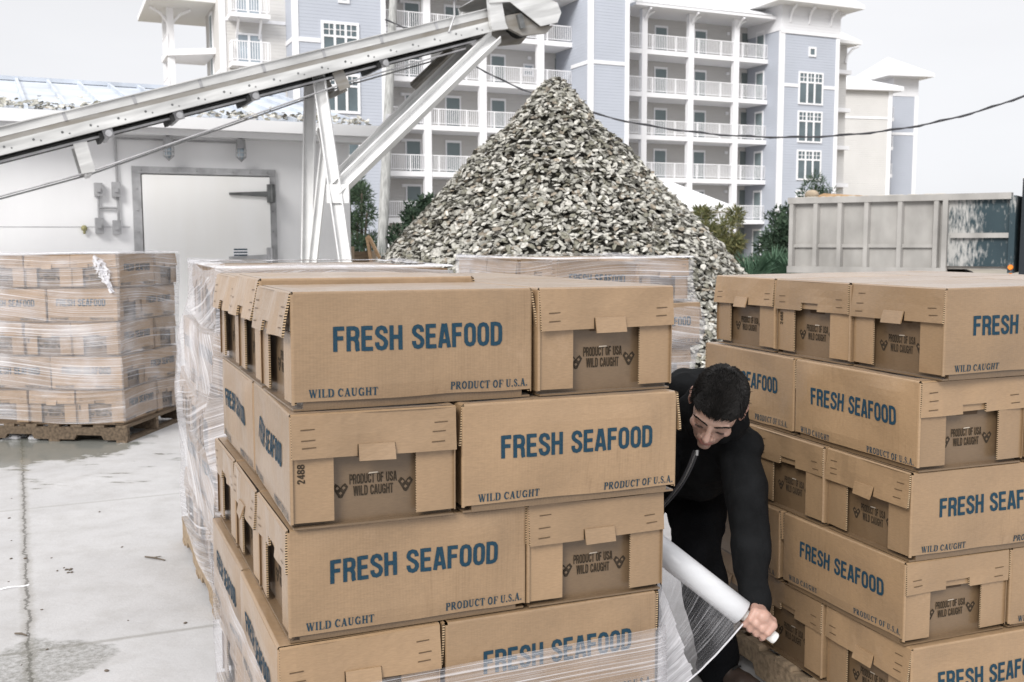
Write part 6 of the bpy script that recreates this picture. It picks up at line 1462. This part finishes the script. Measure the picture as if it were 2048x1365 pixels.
    # brown shoe, toe towards the camera's right
    leather = mat('brown leather shoe', (.045, .031, .025), rough=.5, noise_s=20, noise_a=.3)
    for an, dr in ((anL, Vector((.62, -.78, 0)).normalized()), (anR, Vector((.1, -1, 0)))):
        b0 = Vector((an.x, an.y, 0)); mb = MB(); s = Vector((-dr.y, dr.x, 0))
        for t_k, rr, zz in ((-.06, .040, .045), (-.01, .044, .055), (.05, .044, .048), (.11, .046, .040), (.155, .040, .034)): mb.ball(b0 + dr * t_k + Vector((0, 0, zz)), (rr, rr, min(zz - .004, rr)), 12, 8)
        chain(mb, [(b0 + dr * -.05 + Vector((0, 0, .045)), .038), (b0 + Vector((0, 0, .05)), .044), (b0 + dr * .15 + Vector((0, 0, .036)), .034)]); chain(mb, [(b0 + Vector((0, 0, .06)), .042), (b0 + Vector((0, 0, .10)), .042)])
        o = put('shoe', remesh('shoe', mb, .006, [leather], smooth=3), root)
        q = MB(); q.tube([b0 + dr * t_k + Vector((0, 0, .008)) for t_k in (-.09, -.05, 0, .06, .12, .17)], [.025, .042, .043, .046, .045, .025], 12)
        for v_i in range(len(q.v)): x, y, z = q.v[v_i]; q.v[v_i] = (x, y, .001 + (z + .04) * .2)
        q.build('sole', M['rubber'], o)
        for k in range(3): q = MB(); c = b0 + dr * (.03 + .025 * k) + Vector((0, 0, .094 - .006 * k)); q.tube([c - s * .022, c + Vector((0, 0, .004)), c + s * .022], .004, 6); q.build('lace', M['rubber'], o)
    # ---- roll of film in his hands
    root2 = empty('film_roll', loc=E1, label='long white roll of stretch film held by the man beside the stack', cat='film roll')
    dE = E2 - E1; film_w = mat('wound white film', (.66, .67, .69), rough=.28, spec=.5, noise_s=9, noise_a=.10, stretch=(.6, 2, 2), bump=.12, bump_s=14); core = mat('white core', (.78, .77, .74), rough=.5)
    q = MB(); q.tube([Vector(), dE * .003, dE * .5, dE * .997, dE], [.034, .0385, .0385, .0385, .036], 40); o = q.build('wound_film', film_w, root2, False)
    for p in o.data.polygons: p.use_smooth = len(p.vertices) == 4
    q = MB(); q.tube([-ax * .125, dE + ax * .118, dE + ax * .122], [.0175, .0175, .0155], 20); o = q.build('core', core, root2, False)
    for p in o.data.polygons: p.use_smooth = len(p.vertices) == 4
    # ---- web of film running from the roll to the stack
    webM = [M['film_sheet'], M['film_sheet2']]; s_dn = Vector((0, -.03, -.025))
    a0 = E1 + ax * .02 + s_dn; a1 = E2 - ax * .004 + s_dn
    def corner_pt(z): return F_.pt(3 if z > .4 else 4, 1.008, .02, z)
    lo, hi = .36, .67
    def web(x, y):          # x: roll -> stack, y: hand end -> far end
        p = a1.lerp(a0, y); s = corner_pt(lo + (hi - lo) * y); q = p.lerp(s, x); sag = .018 * sin(pi * x)
        return q + Vector((0, 0, -sag * (1 - y))) + Vector((.6, -.8, 0)) * (.004 * noise.noise(Vector((x * 6, y * 26, 1))) * sin(pi * x))
    me = grid_mesh('film_web', web, 40, 60, webM, lambda x, y: (x * .7, y * .62), lambda x, y: 1 if x > .62 - .12 * y else 0)
    put('film_web', me, None, 'taut clear sheet of film stretched from the roll to the stack corner', 'plastic wrap')
    q = MB(); q.tube([web(i / 20, 0) for i in range(21)], .0025, 6); q.build('film_hem', M['film_top'], bpy.data.objects['film_web'])
person()
